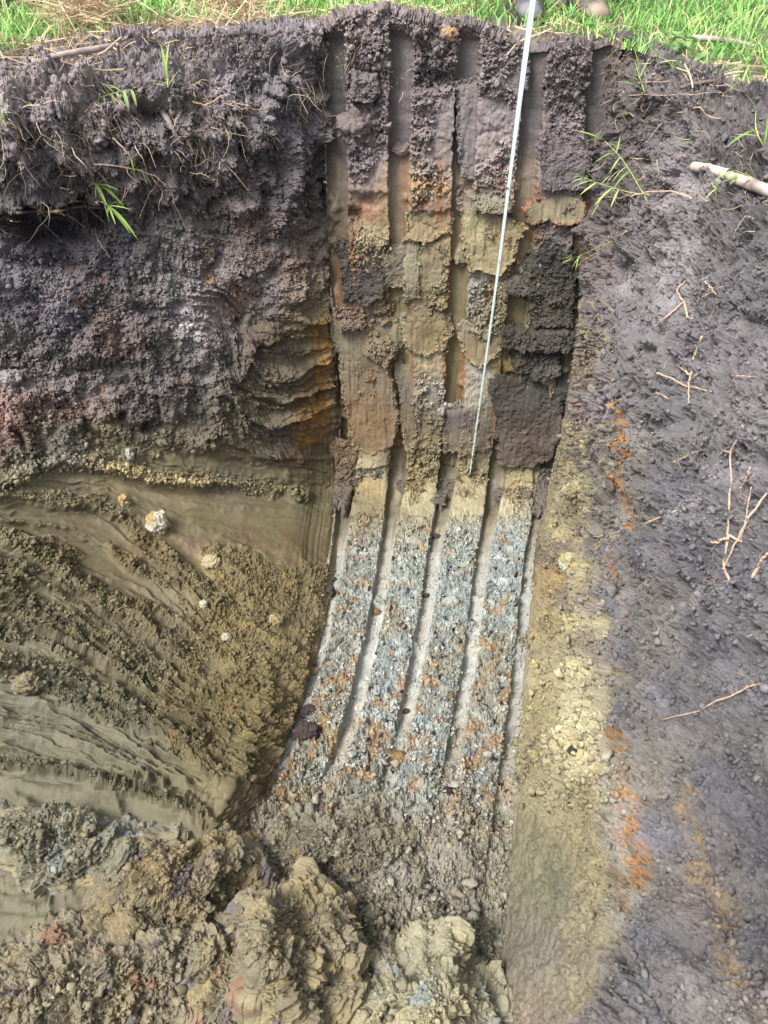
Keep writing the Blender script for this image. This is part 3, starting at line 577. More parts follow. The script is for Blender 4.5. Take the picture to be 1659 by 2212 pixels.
m_sm = m_clay * sstep(1700, 1790, wy - .35 * (wx - 1200))               # smooth swept clay low down
h0, r2, r3, c1 = granular(P, .8, 4); h0 = 1.9 * h0 + .022 * fbm(P * 8, 3, 171) - .035 * sstep(.12, .42, fbm(P * 17, 3, 172)) + .012 * np.abs(perlin(P * 30, 173))
SW = [[(1140,2400),(1145,2000),(1170,1900),(1210,1880),(1250,1900),(1290,2050),(1310,2400)], [(1125,2000),(1150,1830),(1190,1800),(1230,1790),(1270,1850),(1300,1950)], [(1110,1900),(1140,1740),(1200,1690),(1240,1640),(1280,1600)], [(1160,1650),(1200,1590),(1240,1530),(1270,1500)], [(1180,2400),(1190,2100),(1220,2000),(1250,2100),(1270,2400)]]
psi = np.zeros(px.shape); wsum = np.zeros(px.shape); ridge = np.zeros(px.shape)
jx, jy = px + 5 * perlin(P * 18, 173), py + 5 * perlin(P * 18, 174)
for k, l in enumerate(SW):
    d, t, s = polydist(jx, jy, l); w = 1 / (d + 6) ** 2; psi += w * (k + s * d / 60); wsum += w
    ridge += .008 * np.exp(-(d / 6) ** 2)
psi /= wsum; ssw = stri(psi, 7, 175)
m_edge = sstep(26, 8, px - redge(py)) * sstep(560, 700, py)              # groove-smeared edge next to the floor
stv = perlin(np.stack([(px - redge(py)) / 3.5, P[:, 1] * 2, P[:, 2] * 2], 1), 179)
rough = np.clip(1 - .62 * m_sm - .6 * m_edge, 0.04, 1) * (.4 + .6 * sstep(-.25, .2, fbm(P * 3.6, 3, 177) + .3 * m_clay))
h = rough * h0 * (1 - .25 * m_clay + .3 * m_mid) + m_sm * (.005 * ssw + .8 * ridge + .008 * fbm(P * 12, 3, 178)) + m_clay * (1 - m_sm) * ridge * 1.4 + m_edge * .006 * stv
h += (1 - m_clay) * sstep(0, 110, py - np.interp(px, *RLIP)) * (.085 * fbm(P * 4.2, 4, 181) + .05 * np.abs(perlin(P * 7, 182)) + .022 * np.abs(perlin(P * 16, 183)) - .03) + m_mid * .02 * fbm(np.stack([P[:, 0] * 16, P[:, 1] * 14, P[:, 2] * 5], 1), 3, 183)
for (hx, hy, rx, ry, dep) in [(1430, 405, 26, 22, .06), (1390, 345, 34, 12, .05), (1420, 300, 30, 20, .03), (1560, 350, 40, 30, .04), (1500, 770, 22, 26, .035), (1470, 915, 30, 26, .04), (1600, 520, 40, 22, .04), (1640, 560, 50, 14, .03), (1340, 600, 20, 40, .03), (1420, 630, 14, 10, .03), (1530, 830, 20, 40, .02), (1300, 1330, 8, 60, .04), (1310, 1230, 9, 36, .04), (1255, 1400, 8, 40, .03), (1210, 1560, 6, 26, .03), (1215, 1700, 26, 14, .05), (1460, 1010, 26, 40, .02), (1350, 1150, 16, 60, .02), (1510, 1560, 22, 16, .04), (1550, 1390, 16, 16, .04), (1620, 700, 34, 20, .05), (1570, 830, 16, 50, .04), (1440, 1150, 20, 30, .035), (1500, 1300, 14, 24, .04), (1600, 1500, 26, 18, .04), (1450, 1700, 30, 26, .04), (1560, 1850, 30, 40, .04), (1400, 760, 26, 18, .035), (1370, 650, 16, 30, .03)]:
    e = ((wx - hx) / rx) ** 2 + ((wy - hy) / ry) ** 2; h -= dep * np.exp(-e * 1.4)
for (hx, hy, rx, ry, dep) in [(1250, 1060, 30, 60, .03), (1235, 1210, 26, 30, .03), (1265, 1300, 20, 60, .02), (1260, 1520, 26, 40, .02), (1245, 1590, 30, 26, .02), (1290, 620, 26, 60, .02), (1460, 450, 60, 30, .03)]:
    e = ((wx - hx) / rx) ** 2 + ((wy - hy) / ry) ** 2; h += dep * np.exp(-e * 1.4)
h *= sstep(-10, 10, px - redge(py)) * .9 + .1
lip = np.interp(px, *RLIP); up = sstep(lip - 4, lip - 34, py + 5 * perlin(P * 12, 158)); h = h * (1 - up) - .05 * sstep(lip - 22, lip - 46, py); rough = rough * (1 - up)
col = idw(wx, wy, RA); tk = sstep(-25, 30, wx - bcol(py))[:, None]; col = .93 * tone(col, .80) * (1 - tk) + tone(col, .45) * tk
col *= (1.12 - .14 * sstep(-25, 30, wx - bcol(py)))[:, None]          # the topsoil is darker than the clay below it
col = streaks(col, px, py, P, [([(1345,868),(1352,950),(1358,1050),(1366,1135)],15,(190,108,44),1),([(1332,1180),(1326,1250)],9,(168,94,46),.9),([(1330,1270),(1338,1340)],7,(150,96,60),.5),([(1345,1600),(1352,1700),(1365,1800),(1360,1890)],30,(172,100,42),.95),([(1325,1880),(1340,1960)],14,(150,92,56),.7),([(1492,1735),(1478,1800),(1470,1875)],30,(170,118,72),.9),([(1510,1890),(1545,1950),(1560,2010),(1572,2095)],30,(160,114,72),.85),([(1600,2100),(1640,2185)],26,(158,112,74),.8),([(1380,1950),(1390,2080),(1410,2200)],30,(128,110,104),.5),([(1265,870),(1275,905)],7,(160,96,70),.6),([(1405,1680),(1410,1730)],10,(140,96,66),.4)])
col *= (1 + (.26 * (r2 - .5) + .22 * (r3 - .5))[:, None] * rough[:, None]) * (1 + .15 * fbm(P * 30, 3, 185))[:, None]
lgt = sstep(.0, .4, fbm(P * 5, 4, 186)) * sstep(-20, 30, wx - bc); col *= (.9 + .45 * lgt)[:, None]
pur = sstep(.12, .45, fbm(np.stack([P[:, 0] * 20, P[:, 1] * 20, P[:, 2] * 9], 1), 3, 187)) * m_clay * (1 - m_sm); col = col * (1 - .45 * pur[:, None]) + .45 * pur[:, None] * lin((104, 92, 88))
yel = sstep(.2, .45, fbm(P * 18, 3, 189)) * sstep(60, -10, wx - bc) * (py > 640) * (1 - m_sm); col = col * (1 - .5 * yel[:, None]) + .5 * yel[:, None] * lin((196, 178, 118))
col *= (1 + .06 * m_sm * ssw)[:, None] * (1 + .2 * fbm(P * 3.3, 2, 184))[:, None]
Pd = P + N * h[:, None]; gloss = np.clip((1 - rough) * .45, 0, 1)
right_bank = mesh("pit_bank", Pd, gridfaces(NRR, NCR), SOIL, col * ALB, gloss, smooth=(rough < .4).astype(float), kind="structure")
reg("right", Pd, N, col * ALB, rough)
print("right", time.time() - T0)

# ------------------------------------------------------------------ ground with the pit cut out of it
lipL = [(-2500, 120), (-400, 118), (0, 118), (130, 95), (350, 66), (600, 48), (700, 46)]
lipF = [(830, 22), (960, 42), (1100, 70), (1300, 72)]
lipR = [(1385, 92), (1500, 150), (1600, 190), (1700, 220), (2300, 362)]
hole = [tuple(on_level(a, b)[:2]) for a, b in lipL + lipF + lipR] + [(2.2, .2), (2.0, -1.3), (-4.5, -1.3)]
def gheight(x, y):
    Q = np.stack([x, y, 0 * x], 1)
    return -.012 + .03 * fbm(Q * 1.3, 3, 201) + .012 * fbm(Q * 9, 3, 203) + .02 * np.clip(np.hypot(x, y - 3) - 2, 0, 8)
gx, gy = np.meshgrid(np.arange(-5, 4.001, .03), np.arange(-1.6, 6.5, .03)); gx, gy = gx.ravel(), gy.ravel()
nx = len(np.arange(-5, 4.001, .03)); ny = len(gx) // nx
Q = np.stack([gx, gy, 0 * gx], 1)
c1, r1 = crumb(Q, .05, 8); c2, r2 = crumb(Q, .02, 9)
dh = inpoly(gx, gy, hole)
gz = gheight(gx, gy) + (.012 * c1 + .008 * c2) * sstep(.25, .02, -dh)
gz = np.where(dh > -.05, np.minimum(gz, -.02), gz)
gcol = lin((126, 114, 108))[None] * (1 + .35 * (r2 - .5))[:, None] * (1 + .25 * fbm(Q * 14, 3, 205))[:, None]
gmask = sstep(-.1, .25, fbm(Q * 2.2, 3, 207) + .6 * sstep(.1, .4, -dh)); gcol = gcol * (1 - .6 * gmask[:, None]) + .6 * gmask[:, None] * lin((96, 108, 62))
GF = gridfaces(ny, nx, True); keep = (dh[GF] < 0).any(1)
xs = np.concatenate([np.arange(-80, -5, 3), [-5], np.arange(-2, 4, 3), [4], np.arange(7, 80, 3)]).astype(float)
ys = np.concatenate([np.arange(-80, -1.6, 3.2), [-1.6], np.arange(1.5, 6.4, 2.4), [6.47], np.arange(9, 90, 3)]).astype(float)
ox, oy = np.meshgrid(xs, ys); oxf, oyf = ox.ravel(), oy.ravel(); OF = gridfaces(len(ys), len(xs), True)
cx = oxf[OF].mean(1); cy = oyf[OF].mean(1); ok = ~((cx > -5) & (cx < 4) & (cy > -1.6) & (cy < 6.45))
oz = gheight(oxf, oyf) - .01
V = np.vstack([np.stack([gx, gy, gz], 1), np.stack([oxf, oyf, oz], 1)])
ocol = np.tile(lin((92, 112, 58)), (len(oxf), 1)) * (1 + .3 * fbm(np.stack([oxf, oyf, 0 * oxf], 1) * .21, 3, 209))[:, None]
ground = mesh("ground", V, np.vstack([GF[keep], OF[ok] + len(gx)]), SOIL, np.vstack([gcol, ocol]) * ALB, np.zeros(len(V)), kind="structure")
# the near end of the pit, under and behind the camera
hp = np.array(hole[-5:] + [hole[0]]); hp = cr(hp, 120); zz = np.linspace(0.02, -1.9, 50)
PN = np.stack([np.repeat(hp[None, :, 0], 50, 0), np.repeat(hp[None, :, 1], 50, 0), np.repeat(zz[:, None], 120, 1)], -1)
n_ = grid_normals(PN).reshape(-1, 3); Q = PN.reshape(-1, 3); c1, r1 = crumb(Q, .06, 10)
t_ = sstep(-.7, -1.0, Q[:, 2] + .1 * fbm(Q * 3, 2, 211))
mesh("pit_wall", Q + n_ * (.05 * fbm(Q * 3, 3, 213) + .02 * c1)[:, None], gridfaces(50, 120), SOIL, (lin((98, 90, 94))[None] * (1 - t_[:, None]) + lin((130, 118, 84))[None] * t_[:, None]) * (1 + .3 * (r1 - .5))[:, None], np.zeros(len(Q)), kind="structure")
print("ground", time.time() - T0)

# ------------------------------------------------------------------ slabs of clay smeared onto the far wall (parts of that wall)
DKC, BR, TAN, OLV, OCH = (62, 56, 58), (112, 88, 70), (140, 116, 74), (150, 138, 94), (150, 106, 52)
SLABS = [  # outline in photo pixels, thickness, colour above, colour below, roughness, rim colour, label
 ([(1145,540),(1190,527),(1236,545),(1240,620),(1232,696),(1150,700),(1130,600)], .055, (36,33,35), (46,41,40), .8, None, "black crumbly clay slab high on the right of the wall"),
 ([(1083,700),(1110,706),(1180,700),(1250,698),(1252,735),(1215,752),(1090,742)], .075, (35,32,34), (40,36,37), 1.0, None, "black crumbly shelf of clay under the high slab"),
 ([(1106,752),(1205,752),(1200,800),(1150,815),(1112,795)], .075, (35,32,34), (40,36,37), 1.0, None, "black crumbly lobe of clay under the shelf"),
 ([(1068,828),(1130,822),(1190,835),(1220,850),(1212,905),(1185,985),(1150,1003),(1082,1000),(1072,930)], .06, (37,34,36), (76,62,54), .45, None, "broad dark slab of clay turning red-brown at its foot"),
 ([(870,806),(948,798),(950,850),(945,960),(880,965),(868,900)], .035, (66,60,60), (126,110,74), .18, None, "dark slab fading to tan clay"),
 ([(958,880),(1060,868),(1058,960),(1010,975),(962,970)], .035, (72,66,64), (112,98,78), .18, None, "dark grey-brown slab"),
 ([(730,700),(800,704),(850,720),(856,740),(840,790),(858,900),(848,955),(800,978),(765,962),(742,850)], .055, (104,96,80), (130,102,66), .2, None, "tall ochre-brown slab"),
 ([(796,722),(850,728),(856,760),(832,784),(790,760)], .075, (128,112,86), (124,106,76), .7, None, None),
 ([(864,690),(970,684),(976,712),(962,745),(925,763),(885,750),(868,715)], .05, (122,104,72), (134,114,74), .12, (150,130,96), "tan slab with a rounded foot left of the tape"),
 ([(996,696),(1085,694),(1088,735),(1070,765),(1035,786),(1005,770),(992,730)], .05, (120,102,70), (138,118,76), .12, (156,136,98), "tan slab with a rounded foot behind the tape"),
 ([(738,560),(760,530),(800,545),(815,530),(830,570),(826,640),(780,655),(744,640)], .04, (38,35,38), (58,52,50), .6, None, "black crumbly patch at the left of the wall"),
 ([(834,556),(868,542),(872,590),(866,618),(838,612)], .03, (70,64,64), (104,92,72), .4, None, None),
 ([(1000,470),(1020,425),(1060,440),(1110,482),(1132,490),(1118,520),(1108,560),(1080,592),(1020,580),(1002,540)], .06, (158,148,98), (160,144,96), .22, (150,132,92), "pale olive slab behind the tape"),
 ([(1020,420),(1040,412),(1062,424),(1092,428),(1100,452),(1060,455),(1030,450)], .07, (150,146,122), (140,130,105), .7, None, None),
 ([(1134,450),(1165,428),(1210,414),(1245,410),(1262,440),(1258,470),(1225,480),(1180,474),(1145,482)], .075, (156,144,106), (150,138,98), .1, (158,94,56), "olive slab with a crumbled orange rim"),
 ([(870,525),(890,515),(906,540),(904,640),(876,645)], .045, (142,136,110), (126,116,82), .3, None, None),
 ([(880,462),(968,456),(972,500),(925,520),(884,512)], .03, (156,142,102), (150,128,86), .18, None, "tan slab below the rust band"),
 ([(1172,300),(1215,274),(1262,290),(1272,350),(1262,405),(1170,408)], .055, (122,112,112), (104,96,98), .5, None, "grey topsoil slab with a crumbled top"),
 ([(1073,1062),(1110,1050),(1150,1062),(1148,1082),(1110,1080),(1085,1090)], .04, (66,59,58), (80,70,62), .9, None, None),
 ([(762,1008),(790,1000),(830,1010),(826,1030),(790,1024),(768,1050)], .03, (64,58,58), (70,62,60), .9, None, None),
 ([(972,1056),(1000,1050),(1012,1066),(985,1080)], .03, (64,58,58), (70,62,60), .9, None, None),
 ([(872,1060),(905,1052),(918,1068),(890,1074)], .025, (70,62,60), (76,66,60), .9, None, None),
 ([(1156,1020),(1182,1016),(1190,1060),(1176,1110),(1158,1100)], .03, (68,62,62), (74,66,64), .7, None, None),
 ([(730,980),(752,960),(768,985),(760,1060),(745,1110),(728,1080)], .05, (110,84,56), (72,64,58), .8, None, None),
 ([(735,690),(760,676),(790,692),(780,706),(740,708)], .06, (124,96,80), (110,90,80), 1.0, None, None),
 ([(762,150),(775,165),(810,160),(818,200),(800,222),(765,215)], .06, (112,102,102), (104,94,94), 1.0, None, None),
 ([(1085,605),(1120,600),(1150,612),(1146,640),(1100,632)], .06, (68,62,63), (68,62,63), 1.0, None, None),
 ([(1070,110),(1140,112),(1136,190),(1080,200)], .025, (124,114,112), (112,103,104), .25, None, None),
 ([(985,180),(1090,160),(1085,330),(1060,400),(1000,380)], .012, (116,107,108), (112,103,104), .22, None, None),
 ([(930,1060),(960,1068),(955,1090),(935,1085)], .03, (64,58,58), (70,62,60), .9, None, None),
]
SLP, SLN, SLC, SLR = [], [], [], []
for si, (poly, th, ca, cb, ro, rim, lab) in enumerate(SLABS):
    pa = np.array(poly, float); x0, y0 = pa.min(0) - 16; x1, y1 = pa.max(0) + 16
    xs = np.arange(x0, x1, 1.9); ys = np.arange(y0, y1, 1.9); X, Y = np.meshgrid(xs, ys); nr, nc = X.shape
    B = unproj(X, Y, dfar(Y)); Nn = grid_normals(B); Pq = B.reshape(-1, 3); nn = Nn.reshape(-1, 3); X, Y = X.ravel(), Y.ravel()
    sdn = inpoly(X, Y, pa) + 12 * fbm(Pq * np.array([16, 9, 9]) + si, 4, 221, .65) + 4 * perlin(Pq * 60, 223) + 6 + 26 * (rng.random() < .4) * sstep(.3, .0, np.clip((Y - pa[:, 1].min()) / np.ptp(pa[:, 1]), 0, 1))
    hg, r2, r3, c1 = granular(Pq, .8, 11)
    edge = sstep(15, 2, sdn)                                   # broken rim
    rr = np.clip(np.maximum(ro * .85, edge * .9), 0, 1)
    scr = perlin(np.stack([Pq[:, 0] * 95, Pq[:, 2] * 2.4, Pq[:, 1] * 2 + si], 1), 225) * .6 + perlin(np.stack([Pq[:, 0] * 230, Pq[:, 2] * 4, Pq[:, 1] * 2 + si], 1), 226) * .4
    ty = np.clip((Y - pa[:, 1].min()) / np.ptp(pa[:, 1]), 0, 1)
    prof = np.sqrt(np.clip(sdn / (7 + 20 * (1 - ty) ** 3), 0, 1)) * (1 + .45 * fbm(Pq * 7 + si, 2, 227))
    tilt = .55 + .5 * ty
    h = -.012 + ((.42 + .30 * ro) * th + .012) * prof * tilt + rr * hg * (sdn > 0) + .0026 * scr * (1 - rr) - .004 * (1 - rr) * sstep(.2, .5, perlin(np.stack([Pq[:, 0] * 60, Pq[:, 2] * 14, Pq[:, 1] * 2 + si], 1), 228))
    t = np.clip((Y - pa[:, 1].min()) / np.ptp(pa[:, 1]) + .22 * scr * (1 - ro) + .12 * fbm(Pq * 12, 2, 229), 0, 1)
    t = sstep(.15, .85, t)[:, None]
    c = lin(ca)[None] * (1 - t) + lin(cb)[None] * t
    if rim is not None: e_ = (edge * sstep(-.2, .3, fbm(Pq * 14, 2, 231) + .25))[:, None]; c = c * (1 - e_) + lin(rim)[None] * e_
    wc = tone(idw(X + 8 * perlin(Pq * 20, 234), Y + 8 * perlin(Pq * 20, 235), FA), .85); tb_ = (sstep(.42, .0, ty + .25 * fbm(Pq * 12, 2, 236)) * (ro < .45) * .85 + .22)[:, None].clip(0, 1); c = (c * (1 - tb_) + wc * tb_) * (1.2 if ro < .45 else 1.0)
    ds = (sstep(.1, .6, scr) * (1 - ro) * .35)[:, None]; c = c * (1 - ds) + c * ds * .55
    c = tone(c) * (1 + .2 * (r2 - .5) * rr + .2 * (r3 - .5) * rr + .30 * scr * (1 - rr))[:, None] * (1 + .14 * fbm(Pq * 30, 2, 233))[:, None]
    GFq = gridfaces(nr, nc); keep = (sdn[GFq] > -1.5).all(1); GFq = GFq[keep]
    if len(GFq) == 0: continue
    ids, inv = np.unique(GFq, return_inverse=True); inv = inv.reshape(GFq.shape)
    o = mesh("clay_slab", (Pq + nn * h[:, None])[ids], inv, SOIL, (c * ALB)[ids], ((1 - rr) * .4)[ids], smooth=(rr[ids] < .4).astype(float), parent=pit_wall)
    if lab: o["label"] = lab
    kk = ids[(rr[ids] > .45) & (sdn[ids] > 2)]; SLP.append((Pq + nn * h[:, None])[kk]); SLN.append(nn[kk]); SLC.append((c * ALB)[kk]); SLR.append(rr[kk])
print("slabs", time.time() - T0)

# ------------------------------------------------------------------ loose crumbs lying on and stuck to every rough face
def crumbs(name, which, n, smin, smax, xr, yr, seed, flat=.75, thresh=.35, power=2.5, light=1.0, sub=0, weight=None, **kw):
    r = np.random.default_rng(seed); s = SURF[which]
    ok = (s.px > xr[0]) & (s.px < xr[1]) & (s.py > yr[0]) & (s.py < yr[1]) & (s.rough > thresh)
    ids = np.nonzero(ok)[0]
    w = 1.0 / np.maximum(s.rough[ids] * 0 + 1, 1)
    clump = fbm(s.P[ids] * 9, 2, seed) ; w = np.clip(clump + .35, 0.02, 1) * s.rough[ids]
    if weight is not None: w = w * weight(s.px[ids], s.py[ids])
    ids = r.choice(ids, n, p=w / w.sum())
    bv, bf = (ICO_V, ICO_F) if not sub else ico(sub)
    size = .6 * smin + .62 * (smax - smin) * r.random(n) ** (power + 1)
    nb = len(bv)
    j = 1 + .95 * (r.random((n, nb)) - .5)
    ax = 1 + 1.0 * (r.random((n, 3)) - .5)
    th = r.random(n) * 6.283; a = r.normal(size=(n, 3)); a /= np.linalg.norm(a, axis=1, keepdims=True)
    V = bv[None] * j[:, :, None] * ax[:, None]
    c, s_ = np.cos(th)[:, None, None], np.sin(th)[:, None, None]
    V = V * c + np.cross(a[:, None], V) * s_ + a[:, None] * (V @ a[:, :, None]) * (1 - c)
    V = V * size[:, None, None] + (s.P[ids] + s.N[ids] * (size * .35)[:, None] + r.normal(size=(n, 3)) * .003)[:, None]
    F = (bf[None] + (np.arange(n) * nb)[:, None, None]).reshape(-1, 3)
    cc = s.col[ids] * (light * (.72 + .6 * r.random(n)))[:, None]
    return mesh(name, V.reshape(-1, 3), F, SOIL, np.repeat(cc, nb, 0), np.zeros(n * nb), smooth=False, **kw)
s_ = Surf(); s_.P, s_.N, s_.col, s_.rough = np.concatenate(SLP), np.concatenate(SLN), np.concatenate(SLC), np.concatenate(SLR); s_.px, s_.py, s_.d = proj(s_.P); SURF["slabs"] = s_
crumbs("soil_crumbs", "slabs", 3000, .0025, .012, (690, 1330), (200, 1150), 310, thresh=.4, kind="stuff", label="crumbs stuck along the broken edges of the clay slabs", category="soil")
crumbs("soil_crumbs", "left", 11000, .003, .013, (-60, 760), (60, 980), 301, kind="stuff", label="loose crumbs of dark topsoil over the left bank", category="soil")
def near_ridge(x, y):
    d, _, _ = polydist(x, y, FAN[1]); e, _, _ = polydist(x, y, [(0, 905), (90, 930), (200, 960)]); return np.exp(-(d / 14) ** 2) * sstep(-60, 60, x) + .25 * np.exp(-(e / 16) ** 2) + .004
crumbs("clay_crumbs", "left", 2600, .004, .017, (-60, 660), (880, 1120), 313, thresh=-.1, light=1.55, weight=near_ridge, kind="stuff", label="band of pale clay crumbs along the ridge across the left bank", category="soil")
crumbs("soil_crumbs", "left", 8500, .003, .012, (-60, 720), (980, 1750), 302, kind="stuff", label="crumbs of olive clay over the lower left bank", category="soil")
crumbs("soil_crumbs", "far", 6500, .003, .012, (690, 1330), (40, 1120), 303, kind="stuff", label="crumbs of soil on the far wall", category="soil")
crumbs("soil_crumbs", "far", 14000, .0025, .011, (300, 1180), (1120, 2250), 304, light=1.08, kind="stuff", label="pale crumbs over the clay floor", category="soil")
crumbs("soil_crumbs", "right", 19000, .002, .011, (1250, 1720), (100, 2300), 305, kind="stuff", label="crumbs of dark soil over the right bank", category="soil")
crumbs("soil_clods", "right", 500, .005, .017, (1320, 1720), (110, 1700), 311, sub=1, power=2, kind="stuff", label="clods of dark soil on the right bank", category="soil")
crumbs("soil_clods", "right", 900, .005, .022, (1120, 1330), (600, 1750), 312, sub=1, power=2, light=1.15, kind="stuff", label="torn clods of yellow clay along the right wall", category="soil")
crumbs("soil_crumbs", "right", 8000, .002, .012, (1120, 1330), (600, 1750), 306, light=1.1, kind="stuff", label="crumbs of yellow clay along the right wall", category="soil")
crumbs("soil_clods", "left", 1000, .006, .018, (-60, 720), (70, 460), 307, sub=1, power=2, kind="stuff", label="clods of root-bound topsoil under the left lip", category="soil")
crumbs("soil_clods", "far", 500, .006, .022, (350, 1120), (1620, 2200), 309, sub=1, power=2, kind="stuff", label="rubble of mixed clay clods where the floor runs under the heaps", category="soil")
crumbs("soil_clods", "far", 300, .006, .015, (700, 1330), (20, 330), 308, sub=1, power=2, kind="stuff", label="clods of topsoil high on the far wall", category="soil")
print("crumbs", time.time() - T0)

# ------------------------------------------------------------------ lumps one could pick up
LUMP_V, LUMP_F = ico(4)
def lump(name, center, size, rgb, seed, rgb2=None, axes=(1, 1, 1), rough=1.0, cs=.02, **kw):
    r = np.random.default_rng(seed); V = LUMP_V * np.array(axes) ; off = r.random(3) * 20
    Q = V * size + off
    hg, r2, r1, _ = granular(Q, .8, 14)
    rad = .92 + .5 * fbm(V * 1.7 + off, 4, 241, .6) + .12 * np.abs(perlin(V * 2.6 + off, 242)) + rough * np.minimum(hg / size, .4) * .55
    P_ = V * rad[:, None] * size
    c = np.tile(lin(rgb), (len(V), 1))
    if rgb2 is not None: t = sstep(-.05, .3, fbm(Q * 22, 3, 243))[:, None]; c = c * (1 - t) + lin(rgb2)[None] * t
    c = c * (1 + .35 * (r2 - .5) + .2 * (r1 - .5))[:, None]
    o = mesh(name, P_, LUMP_F, SOIL, c * ALB * (.9 if max(rgb) > 180 else 1), np.zeros(len(V)), **kw); o.location = center
    return o
LUMPS = [  # px, py, surface, radius px, colour, second colour, axes, label
 (340,1132,"left",30,(206,200,178),(190,160,104),(1,.9,1.15),"white and yellow crumbly clay lump below the pale ridge, largest of the white ones"),
 (268,1084,"left",17,(204,196,168),(190,160,104),(.8,.8,1.3),"small white clay lump up and left of the largest white lump"),
 (280,982,"left",13,(198,206,204),(180,176,150),(.8,.8,1.3),"bluish white clay lump on the olive band above the ridge"),
 (598,1346,"left",22,(196,190,168),(160,138,92),(.8,.8,1.3),"white clay lump low on the bank nearest the floor"),
 (455,1215,"left",20,(192,178,140),(160,132,80),(1.2,.8,.9),"cream clay lump in the brown fan of smears"),
 (440,1306,"left",12,(206,200,180),(170,150,104),(.8,.8,1.0),"small white clay lump below the cream lump"),
 (490,1378,"left",13,(190,184,164),(160,140,100),(1,.8,.9),"small pale clay lump beside the smeared hooks"),
 (580,720,"left",36,(104,94,78),(84,74,66),(1.15,.8,.8),"smooth brown clay knob jutting from the arc smears"),
 (60,1478,"left",34,(132,122,98),(112,102,84),(1.2,.8,1.0),"olive clay lump on the smooth low swipe at the left edge"),
 (20,816,"left",26,(150,144,142),(100,90,88),(1.2,.9,.8),"pale grey soil lump above the orange crumbs at the left edge"),
 (668,1540,"far",20,(72,60,58),(60,52,52),(1.25,.9,.8),"dark brown clod on the floor by the left wall, upper of two"),
 (662,1582,"far",27,(72,60,58),(62,52,50),(1.25,.9,.8),"dark brown clod on the floor by the left wall, lower and larger of two"),
 (714,1286,"far",17,(86,74,66),(70,60,56),(.7,.8,1.9),"long dark clod lying in the left groove of the floor"),
 (722,1252,"far",8,(70,60,58),None,(1,.9,.9),"small dark crumb above the long clod in the left groove"),
 (679,1452,"far",13,(140,118,88),(110,90,70),(1.2,.9,.8),"tan clod against the left edge of the floor"),
 (845,1640,"far",26,(138,112,74),(110,92,66),(1.4,.9,.7),"ochre clod lying across the middle groove of the floor"),
 (815,1325,"far",11,(140,112,74),None,(.9,.9,1.2),"small ochre clod in the second groove of the floor"),
 (921,1288,"far",8,(78,66,60),None,(1,.9,1),"dark pebble-like clod in the middle groove of the floor"),
 (942,1160,"far",9,(74,64,60),None,(1.2,.9,.8),"dark crumb on the floor at the top of the middle groove"),
 (877,1537,"far",8,(80,66,60),None,(1.2,.9,.8),"dark crumb low in the middle groove of the floor"),
 (975,1302,"far",18,(180,184,178),(160,150,120),(1.3,.9,.8),"pale blue-grey clay lump between the floor grooves"),
 (1098,1300,"far",20,(170,178,176),(150,140,110),(1,.9,1.2),"pale blue-grey clay lump at the right of the floor"),
 (766,275,"far",46,(124,112,110),(104,94,93),(1,.8,.9),"big grey crumbly clod stuck high on the far wall beside the left groove"),
 (790,190,"far",28,(116,106,105),(100,90,90),(1,.8,1.1),"grey crumbly clod stuck to the wall above the big clod"),
 (868,322,"far",20,(140,126,122),(116,104,102),(1.2,.8,.8),"pale crumbly clod at the foot of the second groove"),
 (1008,350,"far",18,(150,138,134),(124,112,110),(1.2,.8,.8),"pale crumbly clod at the foot of the third groove"),
 (970,75,"far",20,(176,146,108),(140,120,104),(1.2,.9,.8),"yellow-brown clod on the rim of the far wall"),
 (1232,1212,"right",24,(196,196,170),(176,162,112),(1,.9,1.1),"whitish green clay lump on the yellow right wall"),
 (1240,1060,"right",22,(176,166,130),(140,128,100),(1.2,.9,1.0),"cream clay lump high on the right wall above the bent smear"),
 (1262,1530,"right",22,(202,196,160),(180,168,120),(1.1,.9,1),"cream clay lump low on the yellow right wall"),
 (1240,1622,"right",13,(66,60,62),None,(1.2,.9,1),"black clod in the yellow clay low on the right wall"),
]
for i, (lx_, ly_, wh, rp, ca, cb, axs, lab) in enumerate(LUMPS):
    Pp, Nn = pick(lx_, ly_, wh); d_ = proj(Pp)[2][0]; R_ = rp * .78 * d_ / FPX
    nm = "clay_lump" if sum(ca) > 330 else "soil_clod"
    lump(nm, Pp[0] + Nn[0] * R_ * .12, R_, ca, 400 + i, cb, axs, cs=max(.008, min(.022, R_ * .5)), label=lab, category="clay lump" if nm == "clay_lump" else "clod",
         group="lumps of clay stuck to the banks and floor")

